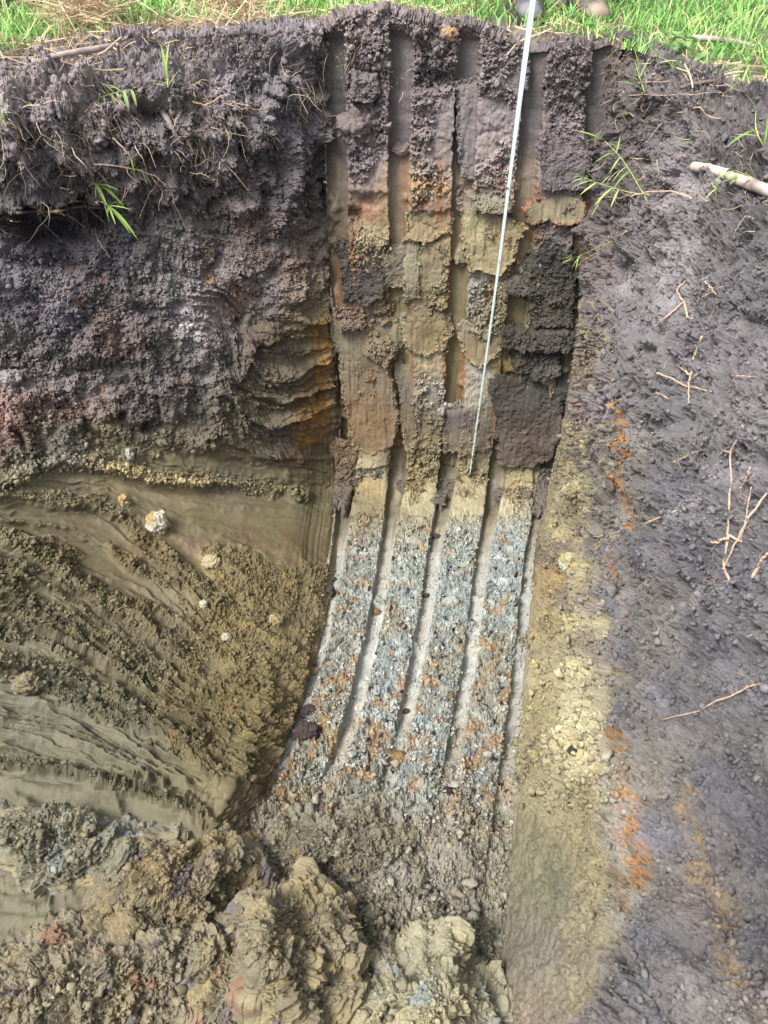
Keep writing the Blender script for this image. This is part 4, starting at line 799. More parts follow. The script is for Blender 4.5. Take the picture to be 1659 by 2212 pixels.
# ------------------------------------------------------------------ heaps
def heap(name, cx, cy, z0, rx, ry, hh, rot, pal, seed, flat=.5, smear=0.0, nu=380, nv=170, cs=.02, **kw):
    th = np.linspace(0, 2 * math.pi, nu, endpoint=False); rr = np.linspace(0.001, 1.12, nv)
    TH, RR = np.meshgrid(th, rr); cth, sth = np.cos(TH), np.sin(TH)
    wob = 1 + .42 * fbm(np.stack([cth.ravel() * 1.3 + seed, sth.ravel() * 1.3, 0 * TH.ravel()], 1), 3, 251).reshape(TH.shape) + .07 * fbm(np.stack([cth.ravel() * 6 + seed, sth.ravel() * 6, 0 * TH.ravel()], 1), 2, 252).reshape(TH.shape)
    lx, ly = cth * RR * rx * wob, sth * RR * ry * wob
    Wn = np.stack([lx.ravel() * 7 + seed, ly.ravel() * 7, 0 * lx.ravel()], 1); z = hh * np.clip(1 - RR ** (1.5 + flat), -.6, 1) * (1 + .55 * fbm(Wn * .8, 2, 258).reshape(RR.shape))
    c, s = math.cos(rot), math.sin(rot); B = np.stack([lx * c - ly * s, lx * s + ly * c, z], -1)
    nn = np.cross(np.gradient(B, axis=1), np.gradient(B, axis=0)); nn /= np.linalg.norm(nn, axis=2, keepdims=True) + 1e-12
    if nn[nv // 2, :, 2].mean() < 0: nn = -nn
    Q = B.reshape(-1, 3); nn = nn.reshape(-1, 3); off = np.array([seed * 1.7, seed * .9, 0])
    hg, r2, r3, _ = granular(Q + off, cs / .03, 16)
    bb = np.abs(perlin(Q * 9 + off, 19)) + .5 * np.abs(perlin(Q * 20 + off, 20))
    sm = sstep(.0, .3, fbm(Q * 5 + off, 2, 257) + smear - .3)
    st = perlin(np.stack([Q[:, 2] * 60 + Q[:, 1] * 22, Q[:, 0] * 3, 0 * Q[:, 0] + seed], 1), 259)
    h = .22 * hh * fbm(Q * 6 + off, 3, 253) + (1 - .85 * sm) * (1.25 * hg + .040 * bb + .015 * np.abs(perlin(Q * 45 + off, 27)) - .02) + sm * .005 * st
    t1 = sstep(-.1, .35, fbm(Q * 9 + off, 3, 254)); t2 = sstep(.15, .4, fbm(Q * 13 + off, 3, 255)); t3 = sstep(.28, .5, fbm(Q * 10 + off, 3, 256))
    col = lin(pal[0])[None] * (1 - t1[:, None]) + lin(pal[1])[None] * t1[:, None]
    col = col * (1 - t2[:, None]) + lin(pal[2])[None] * t2[:, None]; col = col * (1 - t3[:, None]) + lin(pal[3])[None] * t3[:, None]
    col = tone(col) * (1 + (.22 * (r2 - .5) + .22 * (r3 - .5)) * (1 - .7 * sm) + .12 * st * sm)[:, None]
    V = Q + nn * h[:, None]
    i = np.arange(nu * nv).reshape(nv, nu); j = np.roll(i, -1, 1)
    F = np.stack([i[:-1].ravel(), j[:-1].ravel(), j[1:].ravel(), i[1:].ravel()], 1)
    o = mesh(name, V, F, SOIL, col * ALB, sm * .4, smooth=(sm > .5).astype(float), **kw); o.location = (cx, cy, z0)
    return o, V + np.array([cx, cy, z0]), nn, col * ALB, 1 - sm
OL = [(140,130,100),(168,150,104),(112,98,98),(150,132,84)]
def heap_at(px, py, z0, rx, ry, hh, rot, pal, seed, **kw):
    c = on_level(px, py, z0); return heap("soil_heap", c[0], c[1], z0, rx, ry, hh, rot, pal, seed, **kw)
HG = "heaps of dug clay on the pit bottom"
hl = []
hl.append(heap_at(120, 1850, -1.47, .46, .12, .17, -.12, [(128,124,100),(150,140,104),(146,150,144),(170,146,92)], 1, smear=.42, label="long olive heap with raked stripes at the left edge of the pit bottom", category="soil heap", group=HG))
hl.append(heap_at(400, 1960, -1.54, .27, .19, .30, .3, [(134,122,90),(154,134,88),(92,82,84),(128,130,116)], 2, label="ochre crumbly heap with dark clods behind the biggest heap", category="soil heap", group=HG))
hl.append(heap_at(620, 2130, -1.58, .29, .26, .36, .5, [(136,126,98),(158,142,98),(112,102,98),(148,112,84)], 3, label="biggest crumbly yellow-grey heap in the middle of the pit bottom", category="soil heap", group=HG))
hl.append(heap_at(925, 2270, -1.58, .23, .28, .36, .1, [(160,154,122),(176,166,124),(154,160,152),(140,124,96)], 4, label="pale yellow-green heap beside the right wall at the bottom", category="soil heap", group=HG))
hl.append(heap_at(190, 2190, -1.46, .46, .22, .19, .2, [(140,130,102),(166,150,108),(104,96,96),(150,114,86)], 5, smear=.05, label="low heap of mixed grey and yellow soil in the bottom left corner", category="soil heap", group=HG))
hl.append(heap_at(740, 1870, -1.60, .36, .2, .17, .0, [(132,124,100),(150,146,130),(96,84,78),(150,118,66)], 6, label="low rubble of mixed clay where the grooved floor ends", category="soil heap", group=HG))
for k, (o, V_, n_, c_, r_) in enumerate(hl): 
    s = Surf(); s.P, s.N, s.col, s.rough = V_, n_, c_, r_; s.px, s.py, s.d = proj(V_); SURF["heap%d" % k] = s
AP = np.concatenate([SURF["heap%d" % k].P for k in range(6)]); s = Surf(); s.P = AP; s.N = np.concatenate([SURF["heap%d" % k].N for k in range(6)])
s.col = np.concatenate([SURF["heap%d" % k].col for k in range(6)]); s.rough = np.concatenate([SURF["heap%d" % k].rough for k in range(6)]); s.px, s.py, s.d = proj(AP); SURF["heaps"] = s
crumbs("soil_crumbs", "heaps", 10000, .002, .010, (-100, 1150), (1700, 2400), 320, kind="stuff", label="crumbs of mixed clay over the heaps", category="soil")
crumbs("soil_clods", "heaps", 900, .006, .022, (-100, 1150), (1700, 2400), 321, sub=1, kind="stuff", label="clods of mixed clay over the heaps", category="soil")
g_ = on_level(70, 22)
heap("rim_mound", -1.45, 3.62, -.03, .62, .36, .55, .1, [(122,118,110),(146,142,132),(96,92,92),(150,140,118)], 8, cs=.05, label="grey crumbly spoil heap beyond the grass at the top left corner", category="spoil heap")
heap("rim_mound", -.72, 4.25, -.03, .6, .4, .5, .1, [(52,46,44),(66,58,54),(44,40,40),(70,64,54)], 9, cs=.05, label="dark mound added in place of shade and bushes in the gap beyond the dry straw", category="spoil heap")  # added mound; its dark colour stands in for shade in the gap
print("heaps", time.time() - T0)

# ------------------------------------------------------------------ grass
def blades(name, base, length, width, lean, rgb, mat, seed, segs=3, **kw):
    """n curved tapering blades as one mesh"""
    r = np.random.default_rng(seed); n = len(base)
    az = r.random(n) * 6.283; d = np.stack([np.cos(az), np.sin(az), 0 * az], 1); sdv = np.stack([-np.sin(az), np.cos(az), 0 * az], 1)
    tw = r.normal(size=(n, 1)) * .4; sdv = sdv + d * tw
    rows = []
    for k in range(segs + 1):
        t = k / segs
        c = base + np.array([0, 0, 1.0]) * (length * (t - .35 * lean * t * t))[:, None] + d * (length * lean * t * t)[:, None]
        wv = sdv * (width * (1 - t) ** .7 * .5 + .0002)[:, None]
        rows += [c - wv, c + wv]
    V = np.stack(rows, 1).reshape(-1, 3); m = 2 * (segs + 1)
    f = np.array([(2 * k, 2 * k + 1, 2 * k + 3, 2 * k + 2) for k in range(segs)])
    F = (f[None] + (np.arange(n) * m)[:, None, None]).reshape(-1, 4)
    return mesh(name, V, F, mat, np.repeat(rgb, m, 0), smooth=True, **kw)
def gsample(n, xr, yr, seed, thr=-.2, edge=.03):
    r = np.random.default_rng(seed); x = xr[0] + (xr[1] - xr[0]) * r.random(n * 3); y = yr[0] + (yr[1] - yr[0]) * r.random(n * 3)
    dh = inpoly(x, y, hole); q = fbm(np.stack([x, y, 0 * x], 1) * 3.1, 3, 207) + .25 * r.normal(size=len(x))
    ok = (dh < -edge) & (q > thr); x, y = x[ok][:n], y[ok][:n]
    return np.stack([x, y, gheight(x, y)], 1), -dh[ok][:n]
def green(n, seed):
    r = np.random.default_rng(seed); a = lin([(122, 172, 88), (144, 188, 104), (106, 158, 80), (168, 186, 114), (190, 180, 134)])
    c = a[r.choice(5, n, p=[.34, .24, .22, .12, .08])]; return c * (.75 + .5 * r.random((n, 1)))
B1, d1 = gsample(14000, (.1, 2.6), (2.2, 4.2), 501, thr=-.12, edge=-.05)
rl = np.random.default_rng(9).random(len(B1))
blades("grass", B1, .035 + .075 * rl ** 1.5 * np.clip(.4 + d1 * 3, .4, 1), .0035 + .004 * rl, .3 + .9 * np.random.default_rng(10).random(len(B1)), green(len(B1), 11), LEAF, 12, kind="stuff", label="bright green grass beyond the far and right rim of the pit", category="grass")
B2, d2 = gsample(13000, (-2.6, .1), (2.7, 4.0), 502, thr=-.10, edge=-.05)
rl = np.random.default_rng(13).random(len(B2))
blades("grass", B2, .04 + .085 * rl ** 1.5, .0035 + .004 * rl, .3 + .9 * np.random.default_rng(14).random(len(B2)), green(len(B2), 15), LEAF, 16, kind="stuff", label="yellow-green grass along the left rim of the pit", category="grass")
B3, d3 = gsample(26000, (-9, 10), (3.6, 12), 503, thr=-.4)
blades("grass", B3, .07 + .12 * np.random.default_rng(17).random(len(B3)), np.full(len(B3), .012), .3 + .9 * np.random.default_rng(18).random(len(B3)), green(len(B3), 19), LEAF, 20, kind="stuff", label="meadow grass farther off", category="grass")
# dry straw
def straw_col(n, seed):
    r = np.random.default_rng(seed); return lin((196, 172, 142))[None] * (.6 + .6 * r.random((n, 1)))
def straws(name, centers, n, spread, L, seed, **kw):
    r = np.random.default_rng(seed); c = np.array(centers); k = r.integers(0, len(c), n)
    p = c[k] + r.normal(size=(n, 3)) * np.array(spread); a = r.normal(size=(n, 3)) * np.array([1, .8, .45]); a /= np.linalg.norm(a, axis=1, keepdims=True)
    ln = L * (.4 + .9 * r.random(n)); bend = r.normal(size=(n, 3)) * .18 * ln[:, None]
    up = np.cross(a, r.normal(size=(n, 3))); up /= np.linalg.norm(up, axis=1, keepdims=True); w = .0009 + .0014 * r.random(n)
    rows = []
    for q in range(4):
        t = q / 3 - .5; cc = p + a * (ln * t)[:, None] + bend * (.25 - t * t); rows += [cc - up * w[:, None], cc + up * w[:, None]]
    V = np.stack(rows, 1).reshape(-1, 3); f = np.array([(0, 1, 3, 2), (2, 3, 5, 4), (4, 5, 7, 6)])
    return mesh(name, V, (f[None] + (np.arange(n) * 8)[:, None, None]).reshape(-1, 4), DRY, np.repeat(straw_col(n, seed), 8, 0), **kw)
def gp(pts, dz=.02): return [tuple(on_level(a, b) + np.array([0, 0, dz])) for a, b in pts]
straws("dry_straw", gp([(180, 60), (205, 45), (190, 40), (220, 70), (160, 80)], .06), 420, (.07, .06, .04), .24, 601, kind="stuff", label="bundle of dry straw beside the grey spoil heap", category="straw")
straws("dry_straw", gp([(480, 30), (500, 20), (515, 35), (470, 15)], .05), 260, (.05, .06, .03), .22, 602, kind="stuff", label="bundle of dry stalks on the rim above the left bank", category="straw")
straws("dry_straw", gp([(150, 105), (250, 90), (330, 80), (420, 62), (560, 52), (640, 45), (60, 125), (420, 75), (500, 68)], .015), 650, (.12, .05, .015), .16, 603, kind="stuff", label="dry straw litter along the left rim", category="straw")
straws("dry_straw", gp([(1150, 75), (1230, 80), (1330, 70), (1420, 100), (1520, 150), (1600, 180)], .012), 200, (.08, .06, .012), .07, 605, kind="stuff", label="dead grass litter along the far and right rim", category="straw")
straws("dry_straw", gp([(860, 25), (760, 40), (920, 40)], .01), 160, (.08, .03, .015), .12, 604, kind="stuff", label="dry straw litter on the rim of the far wall", category="straw")
# ------------------------------------------------------------------ fine roots out of the topsoil
def hair(name, which, n, xr, yr, L, seed, drop=.6, wid=(.0006, .0016), dark=.25, **kw):
    r = np.random.default_rng(seed); s = SURF[which]
    ids = np.nonzero((s.px > xr[0]) & (s.px < xr[1]) & (s.py > yr[0]) & (s.py < yr[1]))[0]
    w = np.clip(fbm(s.P[ids] * 5, 2, seed) + .25, .01, 1); ids = r.choice(ids, n, p=w / w.sum())
    p = s.P[ids].copy(); d = s.N[ids] * .5 + r.normal(size=(n, 3)) * .65; ln = L * (.25 + r.random(n) ** 2 * 1.4); up = r.normal(size=(n, 3)); wd_ = wid[0] + (wid[1] - wid[0]) * r.random(n) ** 2
    rows = []; seg = 6
    for q in range(seg):
        dn = d / (np.linalg.norm(d, axis=1, keepdims=True) + 1e-9)
        sv = np.cross(dn, up); sv /= np.linalg.norm(sv, axis=1, keepdims=True) + 1e-9
        ww = (wd_ * (1 - .12 * q))[:, None]
        rows += [p - sv * ww, p + sv * ww]
        p = p + dn * (ln / seg)[:, None]; d = dn + r.normal(size=(n, 3)) * .38 - np.array([0, 0, drop * .4])
    V = np.stack(rows, 1).reshape(-1, 3); f = np.array([(2 * k, 2 * k + 1, 2 * k + 3, 2 * k + 2) for k in range(seg - 1)])
    m = 2 * seg; c = lin((190, 170, 144))[None] * (.35 + .75 * r.random((n, 1))); dk_ = r.random(n) < dark; c[dk_] = lin((84, 70, 62))
    return mesh(name, V, (f[None] + (np.arange(n) * m)[:, None, None]).reshape(-1, 4), DRY, np.repeat(c, m, 0), **kw)
hair("fine_roots", "left", 1500, (-40, 720), (90, 300), .09, 611, kind="stuff", label="tangle of fine roots hanging in the topsoil under the left lip", category="roots")
hair("fine_roots", "left", 520, (-40, 480), (280, 470), .13, 612, kind="stuff", label="fine roots over the dark hollow of the left bank", category="roots")
hair("fine_roots", "far", 260, (700, 1330), (30, 200), .06, 613, kind="stuff", label="fine roots at the top of the far wall", category="roots")
hair("fine_roots", "right", 620, (1290, 1680), (120, 520), .09, 614, drop=.3, kind="stuff", label="fine roots over the upper right bank", category="roots")
hair("fine_roots", "right", 260, (1380, 1680), (520, 1300), .055, 615, drop=.2, wid=(.0003, .0009), kind="stuff", label="fine rootlets over the lower right bank", category="roots")
print("grass", time.time() - T0)

# ------------------------------------------------------------------ single roots
def rootline(pts, which, lift=.008, n=26, seed=0, wob=.004):
    r = np.random.default_rng(seed); q = []
    for i, (a, b) in enumerate(pts):
        p, nn = pick(a, b, which); q.append(p[0] + nn[0] * (lift * (1 + .8 * r.random())))
    c = cr(np.array(q), n); c += np.stack([perlin(np.stack([np.arange(n) * .35, 0 * np.arange(n), np.full(n, seed + k * 3.3)], 1)) for k in range(3)], 1) * wob
    return c
def root(pts, which, r0, r1, label, mat=ROOT, branches=(), lift=.008, seed=0, name="root", cat="root", group="pale roots poking out of the banks"):
    c = rootline(pts, which, lift, 28, seed); rad = np.linspace(r0, r1, 28) * (1 + .25 * perlin(np.stack([np.arange(28) * .6, 0 * np.arange(28), np.full(28, seed + .5)], 1)))
    base = c[0].copy(); V, F = tube(c - base, rad, 7)
    o = pymesh(name, V, F, mat, label=label, category=cat, group=group); o.location = base
    for k, (bp, b0, b1) in enumerate(branches):
        cb = rootline(bp, which, lift, 16, seed + 40 + k) - base
        # start the branch on the root itself
        i = np.argmin(((c - base - cb[0]) ** 2).sum(1)); cb[0] = c[i] - base
        v, f = tube(cb, np.linspace(b0, b1, 16), 6); pymesh("branch", v, f, mat, parent=o)
    rr_ = np.random.default_rng(seed + 900); hs_ = []
    for k in range(9):
        i = rr_.integers(3, 27); d = rr_.normal(size=3); d /= np.linalg.norm(d); L_ = .012 + .03 * rr_.random(); q0 = c[i] - base
        hs_.append(tube(cr(np.array([q0, q0 + d * L_ * .5 + rr_.normal(size=3) * .004, q0 + d * L_ + rr_.normal(size=3) * .008]), 6), np.linspace(.0006, .0002, 6), 4))
    v, f = merge(hs_); pymesh("root_hairs", v, f, mat, parent=o, kind="stuff")
    return o
RT = [
 ([(1524,730),(1508,770),(1497,813),(1493,853),(1500,875)], .0045, .003, "pale upright root in the middle of the right bank", [([(1497,813),(1484,800),(1470,790)], .003, .001), ([(1500,828),(1510,815),(1525,800)], .0025, .001)]),
 ([(1426,809),(1455,818),(1487,833),(1520,844),(1541,848)], .0036, .003, "pale root crossing the foot of the upright root", ()),
 ([(1412,850),(1430,853),(1446,860),(1465,874),(1480,882)], .0032, .002, "short pale root below the crossing root", ()),
 ([(1407,718),(1425,702),(1449,684),(1468,668),(1483,654)], .003, .0042, "forked pale root in the upper part of the dark bank", [([(1483,654),(1470,630),(1485,607)], .0035, .002), ([(1483,654),(1493,684),(1492,690),(1507,691)], .0038, .002)]),
 ([(1619,908),(1604,945),(1588,985),(1586,1040),(1585,1077),(1578,1168),(1571,1226),(1578,1245),(1590,1270)], .0034, .0036, "long pale root running down the right bank", [([(1588,985),(1575,975),(1560,990)], .002, .001), ([(1578,1165),(1560,1175),(1545,1178)], .003, .0015), ([(1580,1160),(1602,1172),(1606,1170)], .003, .002)]),
 ([(1665,1070),(1630,1120),(1598,1172),(1570,1225),(1548,1262)], .004, .0015, "straight pale root slanting across the long one", ()),
 ([(1246,1165),(1300,1158),(1351,1148),(1385,1138),(1412,1129),(1473,1107)], .0016, .0042, "long pale root reaching out over the yellow clay", [([(1412,1129),(1395,1120),(1382,1114)], .003, .0015)]),
 ([(1632,1053),(1626,1090),(1622,1124),(1605,1175)], .0024, .0016, "thin yellowish root beside the long root", ()),
 ([(1460,1002),(1490,992),(1520,975)], .0018, .003, "short tan root under the dark hollow", ()),
 ([(1530,613),(1543,628),(1556,640)], .003, .002, "short stubby root near the top of the dark bank", ()),
 ([(1630,1012),(1622,1035),(1608,1058)], .0026, .0018, "short pale root right of the long root", ()),
 ([(1505,660),(1535,640),(1565,625)], .0016, .001, "thin straight root above the forked root's right end", ()),
 ([(1585,818),(1610,816),(1640,818)], .002, .0015, "thin level root at the right edge of the bank", ()),
 ([(1640,1250),(1650,1225),(1668,1200)], .006, .005, "thick root stub at the right edge", ()),
 ([(1440,1555),(1500,1545),(1560,1520),(1620,1490),(1668,1480)], .0016, .0026, "thin tan root low on the dark bank", ()),
]
for i, (pts, r0, r1, lab, br) in enumerate(RT): root(pts, "right", r0 * .68, r1 * .66, lab, branches=br, seed=i, lift=.008)
RT2 = [
 ([(36,446),(80,449),(120,450),(155,446),(172,432),(210,428)], .0052, .003, "thick pale root lying level in the dark hollow of the left bank", [([(150,448),(190,446),(225,448)], .004, .0015), ([(122,452),(155,470),(186,488)], .0025, .0015), ([(200,460),(225,480),(230,500)], .0015, .001)], ROOT),
 ([(130,404),(155,402),(180,388),(200,385)], .003, .003, "pale root carrying the upper green shoot on the left bank", (), ROOT),
 ([(-8,464),(8,468),(26,462)], .003, .0015, "short root at the left edge of the hollow", (), ROOT),
 ([(0,490),(10,498),(20,505)], .002, .001, "thin root at the left edge under the hollow", (), ROOT),
 ([(345,235),(362,262),(375,285),(392,305)], .012, .003, "thick grey root hanging in the cavity of the left topsoil", (), simple("grey_root", (128, 116, 114), .9, 120, .3, .4)),
 ([(200,168),(240,215),(270,240),(305,255),(318,280)], .0018, .001, "thin pale root looping down from the left rim", (), ROOT),
 ([(240,290),(280,330),(310,350),(335,385)], .002, .0012, "thin straw-like root at the edge of the left overhang", (), ROOT),
 ([(200,345),(260,350),(330,372),(360,398)], .002, .0012, "long thin root along the foot of the left overhang", (), ROOT),
 ([(405,366),(440,372),(470,395)], .0016, .001, "thin root out of the dark soil right of the overhang", (), ROOT),
 ([(205,490),(215,520),(240,555)], .0014, .001, "thin root trailing down the dark face", (), ROOT),
 ([(480,222),(520,230),(560,232),(590,215)], .0014, .001, "thin root bowed under the left rim", (), ROOT),
 ([(412,222),(440,226),(475,205)], .003, .0018, "short pale root in the topsoil near the thick grey root", (), ROOT),
]
for i, (pts, r0, r1, lab, br, mt) in enumerate(RT2): root(pts, "left", r0, r1, lab, mt, br, lift=.02, seed=60 + i)
RT3 = [
 ([(1375,425),(1410,420),(1450,418),(1485,424),(1505,440)], .003, .0025, "pale root carrying green sprigs on the right bank", (), ROOT),
 ([(1330,408),(1360,420),(1395,440),(1440,470)], .0022, .0035, "dark root below the green sprigs on the right bank", (), ROOTDARK),
 ([(1322,155),(1345,160),(1360,170),(1385,182)], .0028, .0025, "dark root poking from the top right corner of the pit", (), ROOTDARK),
 ([(1385,420),(1350,430),(1320,425)], .002, .001, "thin pale root left of the green sprigs", (), ROOT),
 ([(1400,185),(1480,190),(1560,195),(1610,190)], .0014, .001, "long straw-like stalk lying across the upper right bank", (), ROOT),
 ([(1365,208),(1440,212),(1510,214),(1560,212)], .0014, .001, "second straw-like stalk lying just below the first", (), ROOT),
 ([(1480,200),(1540,188),(1600,196),(1640,206)], .006, .003, "weathered grey root lying below the right rim", (), ROOTDARK),
 ([(1380,345),(1420,348),(1470,345),(1500,340)], .0022, .0015, "pale root above the hole in the right bank", (), ROOT),
 ([(1480,250),(1515,245),(1530,262),(1560,268)], .002, .0015, "crooked pale root on the upper right bank", (), ROOT),
 ([(1255,575),(1300,545),(1345,520),(1372,505)], .0014, .0024, "thin pale stalk leaning out from the right bank over the wall", (), ROOT),
]
for i, (pts, r0, r1, lab, br, mt) in enumerate(RT3): root(pts, "right", r0, r1, lab, mt, br, lift=.015, seed=90 + i)

# ------------------------------------------------------------------ plants with leaves
def leaf_mesh(L, w, droop, broad=False):
    n = 7; V, F = [], []
    for i in range(n):
        t = i / (n - 1); ww = w * (math.sin(math.pi * min(1, .08 + t * .92)) ** (.6 if broad else .8)) * (1 - .25 * t) + .0003
        x = L * t; z = -droop * L * t * t
        V += [(x, -ww / 2, z + ww * .18), (x, 0, z), (x, ww / 2, z + ww * .18)]
    for i in range(n - 1):
        a = 3 * i; F += [(a, a + 1, a + 4, a + 3), (a + 1, a + 2, a + 5, a + 4)]
    return V, F
def leaf_data(tag, L, w, droop, rgb, broad=False):
    V, F = leaf_mesh(L, w, droop, broad); me = bpy.data.meshes.new("leaf"); me.from_pydata(V, [], F)
    me.polygons.foreach_set("use_smooth", np.ones(len(F), bool)); me.materials.append(LEAF)
    a = me.color_attributes.new("Col", 'FLOAT_COLOR', 'POINT'); c = np.ones((len(V), 4), f32); c[:, :3] = lin(rgb); a.data.foreach_set("color", c.ravel())
    return me
LONG = [leaf_data(0, 1, .10, .25, (132, 164, 78)), leaf_data(0, 1, .09, .45, (112, 150, 64)), leaf_data(0, 1, .12, .1, (158, 178, 100))]
BROAD = [leaf_data(0, 1, .52, .2, (112, 146, 86), True), leaf_data(0, 1, .5, .35, (126, 156, 96), True), leaf_data(0, 1, .56, .1, (96, 132, 72), True)]
PALE = [leaf_data(0, 1, .2, .2, (170, 186, 138), True), leaf_data(0, 1, .22, .4, (150, 170, 112), True)]
def plant(stem, label, leaves, name="grass_shoot", cat="plant", group=None, rad=.0016, kinds=LONG, seed=0, stemrgb=None):
    """stem: world points; leaves: [(t along the stem, direction, length)]"""
    r = np.random.default_rng(seed); base = np.array(stem[0]); c = cr(np.array(stem) - base, 14)
    o = empty(name, base, label=label, category=cat)
    if group: o["group"] = group
    v, f = tube(c, np.linspace(rad, rad * .5, 14), 5); pymesh("stem", v, f, STEM, parent=o)
    for t, dr, L in leaves:
        p = c[min(13, int(t * 13))]; ob = bpy.data.objects.new("leaf", kinds[r.integers(len(kinds))])
        d = Vector(dr).normalized(); ob.rotation_mode = 'QUATERNION'; ob.rotation_quaternion = d.to_track_quat('X', 'Z'); ob.location = p; ob.scale = (L, L * (.8 + .4 * r.random()), L)
        link(ob, o)
    return o
STEM = simple("green_stem", (150, 166, 96), .6, 60, .2, 0)
def at(px, py, which, lift=0.0):
    p, n = pick(px, py, which); return p[0] + n[0] * lift
def dirpx(p, dx, dy, toward=.3):
    """a direction that leans dx,dy in the picture and a little towards the viewer"""
    v = np.array([dx, -dy * R2 * .55, -dy * R2]) ; n = np.linalg.norm(v) + 1e-9
    tc = CAM - p; tc /= np.linalg.norm(tc); return tuple(v / n + tc * toward)
def sprig(pts, which, tips, label, lift=.03, group="green shoots growing out of the banks", seed=0, **kw):
    """pts: stem in photo pixels; tips: leaves as (t, dx, dy) in photo pixels"""
    st = [at(a, b, which, .004 + lift * i / max(1, len(pts) - 1)) for i, (a, b) in enumerate(pts)]
    lv = []
    for t, dx, dy in tips:
        p = st[min(len(st) - 1, int(round(t * (len(st) - 1))))]; d_ = proj(p)[2]; L = math.hypot(dx, dy) * d_ / FPX
        lv.append((t, dirpx(p, dx, dy), L * 1.1))
    return plant(st, label, lv, group=group, seed=seed, **kw)
sprig([(190,400),(200,390),(206,384)], "left", [(1,60,30),(1,40,14),(1,28,-18),(1,8,-26),(1,-6,26),(1,16,44),(.9,50,2),(.8,14,34),(1,-14,-10)], "tuft of narrow green leaves on the upper root of the left bank", seed=1)
sprig([(180,430),(212,427),(232,432)], "left", [(1,48,4),(1,40,50),(1,22,-20),(.9,-6,-22),(1,10,38),(.9,30,22),(1,55,60),(.8,6,34),(1,-4,20)], "larger tuft of narrow green leaves on the thick level root of the left bank", seed=2)
sprig([(361,190),(359,160),(356,130)], "left", [(0,22,-40),(.3,-6,-60),(.6,4,-50),(.1,-26,-20),(.2,16,-16),(1,-6,-26)], "upright grass shoot on the left rim soil", lift=.02, seed=3)
sprig([(215,212),(250,207),(285,204)], "left", [(0,-10,-16),(.3,-14,-22),(.5,-16,-26),(.7,-22,-18),(1,10,-10),(.8,6,34),(.6,14,30),(.4,8,26),(1,8,28),(.2,0,14)], "pale broad-leaved sprig bent over the left topsoil", kinds=PALE, seed=4)
sprig([(0,262),(6,244),(10,232)], "left", [(0,12,-24),(.5,18,-10),(1,-8,-20),(1,14,-6),(.2,10,16),(.8,-6,10)], "small bright green plant at the left edge", kinds=PALE, seed=5)
sprig([(275,325),(280,335),(290,350)], "left", [(1,14,24),(1,34,26),(.5,4,30),(1,20,6)], "thin grass shoot on the edge of the left overhang", seed=6)
sprig([(85,150),(86,140),(87,132)], "left", [(0,4,-18),(.5,-8,-12),(1,2,-14)], "tiny yellow-green shoot on the left shelf", seed=7)
sprig([(1420,470),(1390,395),(1372,350),(1350,310)], "right", [(1,-64,-32),(1,-20,-24),(.8,-46,2),(.8,4,-30),(.6,-30,22),(.5,-38,30),(.9,16,-16),(.3,-4,-34),(1,-40,-10),(.7,-20,30)], "tall branching sprig of bamboo-like leaves leaning over the far wall's right edge", lift=.07, seed=8)
sprig([(1405,420),(1372,418),(1330,400),(1300,386)], "right", [(1,-30,-24),(1,-26,10),(1,-20,-6),(.8,-34,26),(.8,-20,-26),(.6,-34,36),(.5,-12,34),(.6,-44,44),(.7,14,-20),(.9,-40,4)], "low spray of bamboo-like leaves at the right edge of the far wall", lift=.06, seed=9)
sprig([(1372,505),(1330,528),(1295,548),(1275,560)], "right", [(1,-24,10),(1,-14,-10),(.8,-20,20),(.9,-4,26),(.7,-6,-14),(1,-20,-4)], "drooping sprig lower down beside the dark wall slabs", lift=.06, seed=10)
sprig([(1330,255),(1345,250),(1360,250)], "right", [(0,-12,20),(.5,-4,-26),(.5,16,-20),(1,24,-6),(.2,-20,6),(1,10,14)], "small shoot under the top right corner of the pit", lift=.02, seed=11)
sprig([(1395,200),(1388,175),(1380,150)], "right", [(0,-40,-46),(.3,-16,-40),(.6,-4,-50),(.5,10,-36),(1,-20,-16)], "grass shoot standing at the right rim", lift=.03, seed=12)
sprig([(1665,330),(1650,300),(1640,280)], "right", [(0,-34,-60),(.5,-20,-20),(.4,-50,-12),(1,-14,-40),(.2,6,-50),(.6,-60,10)], "long-bladed grass shoot at the right edge above the stick", lift=.05, seed=13, rad=.002)
sprig([(1650,405),(1630,395),(1610,392)], "right", [(0,-50,-36),(.3,-20,-44),(.5,-60,-16),(.7,-30,22),(1,-44,10),(.2,20,30),(.8,-6,-30),(.6,10,26)], "grass clump growing over the stick", lift=.04, seed=14, rad=.002)
sprig([(1560,420),(1553,412),(1548,405)], "right", [(0,-10,34),(.5,-20,20),(1,-14,-14),(.6,6,20),(.4,-4,-24),(1,16,4)], "small green shoot below the stick", lift=.02, seed=15)
sprig([(1500,300),(1485,302),(1470,300)], "right", [(0,-20,10),(.5,-30,6),(1,-16,-12),(.6,18,12),(.3,26,10)], "limp green shoot on the bare right slope", lift=.015, seed=16)
sprig([(1672,1368),(1665,1372),(1660,1376)], "right", [(1,-26,10),(.5,-22,8)], "single green blade at the right edge low down", lift=.02, seed=17)
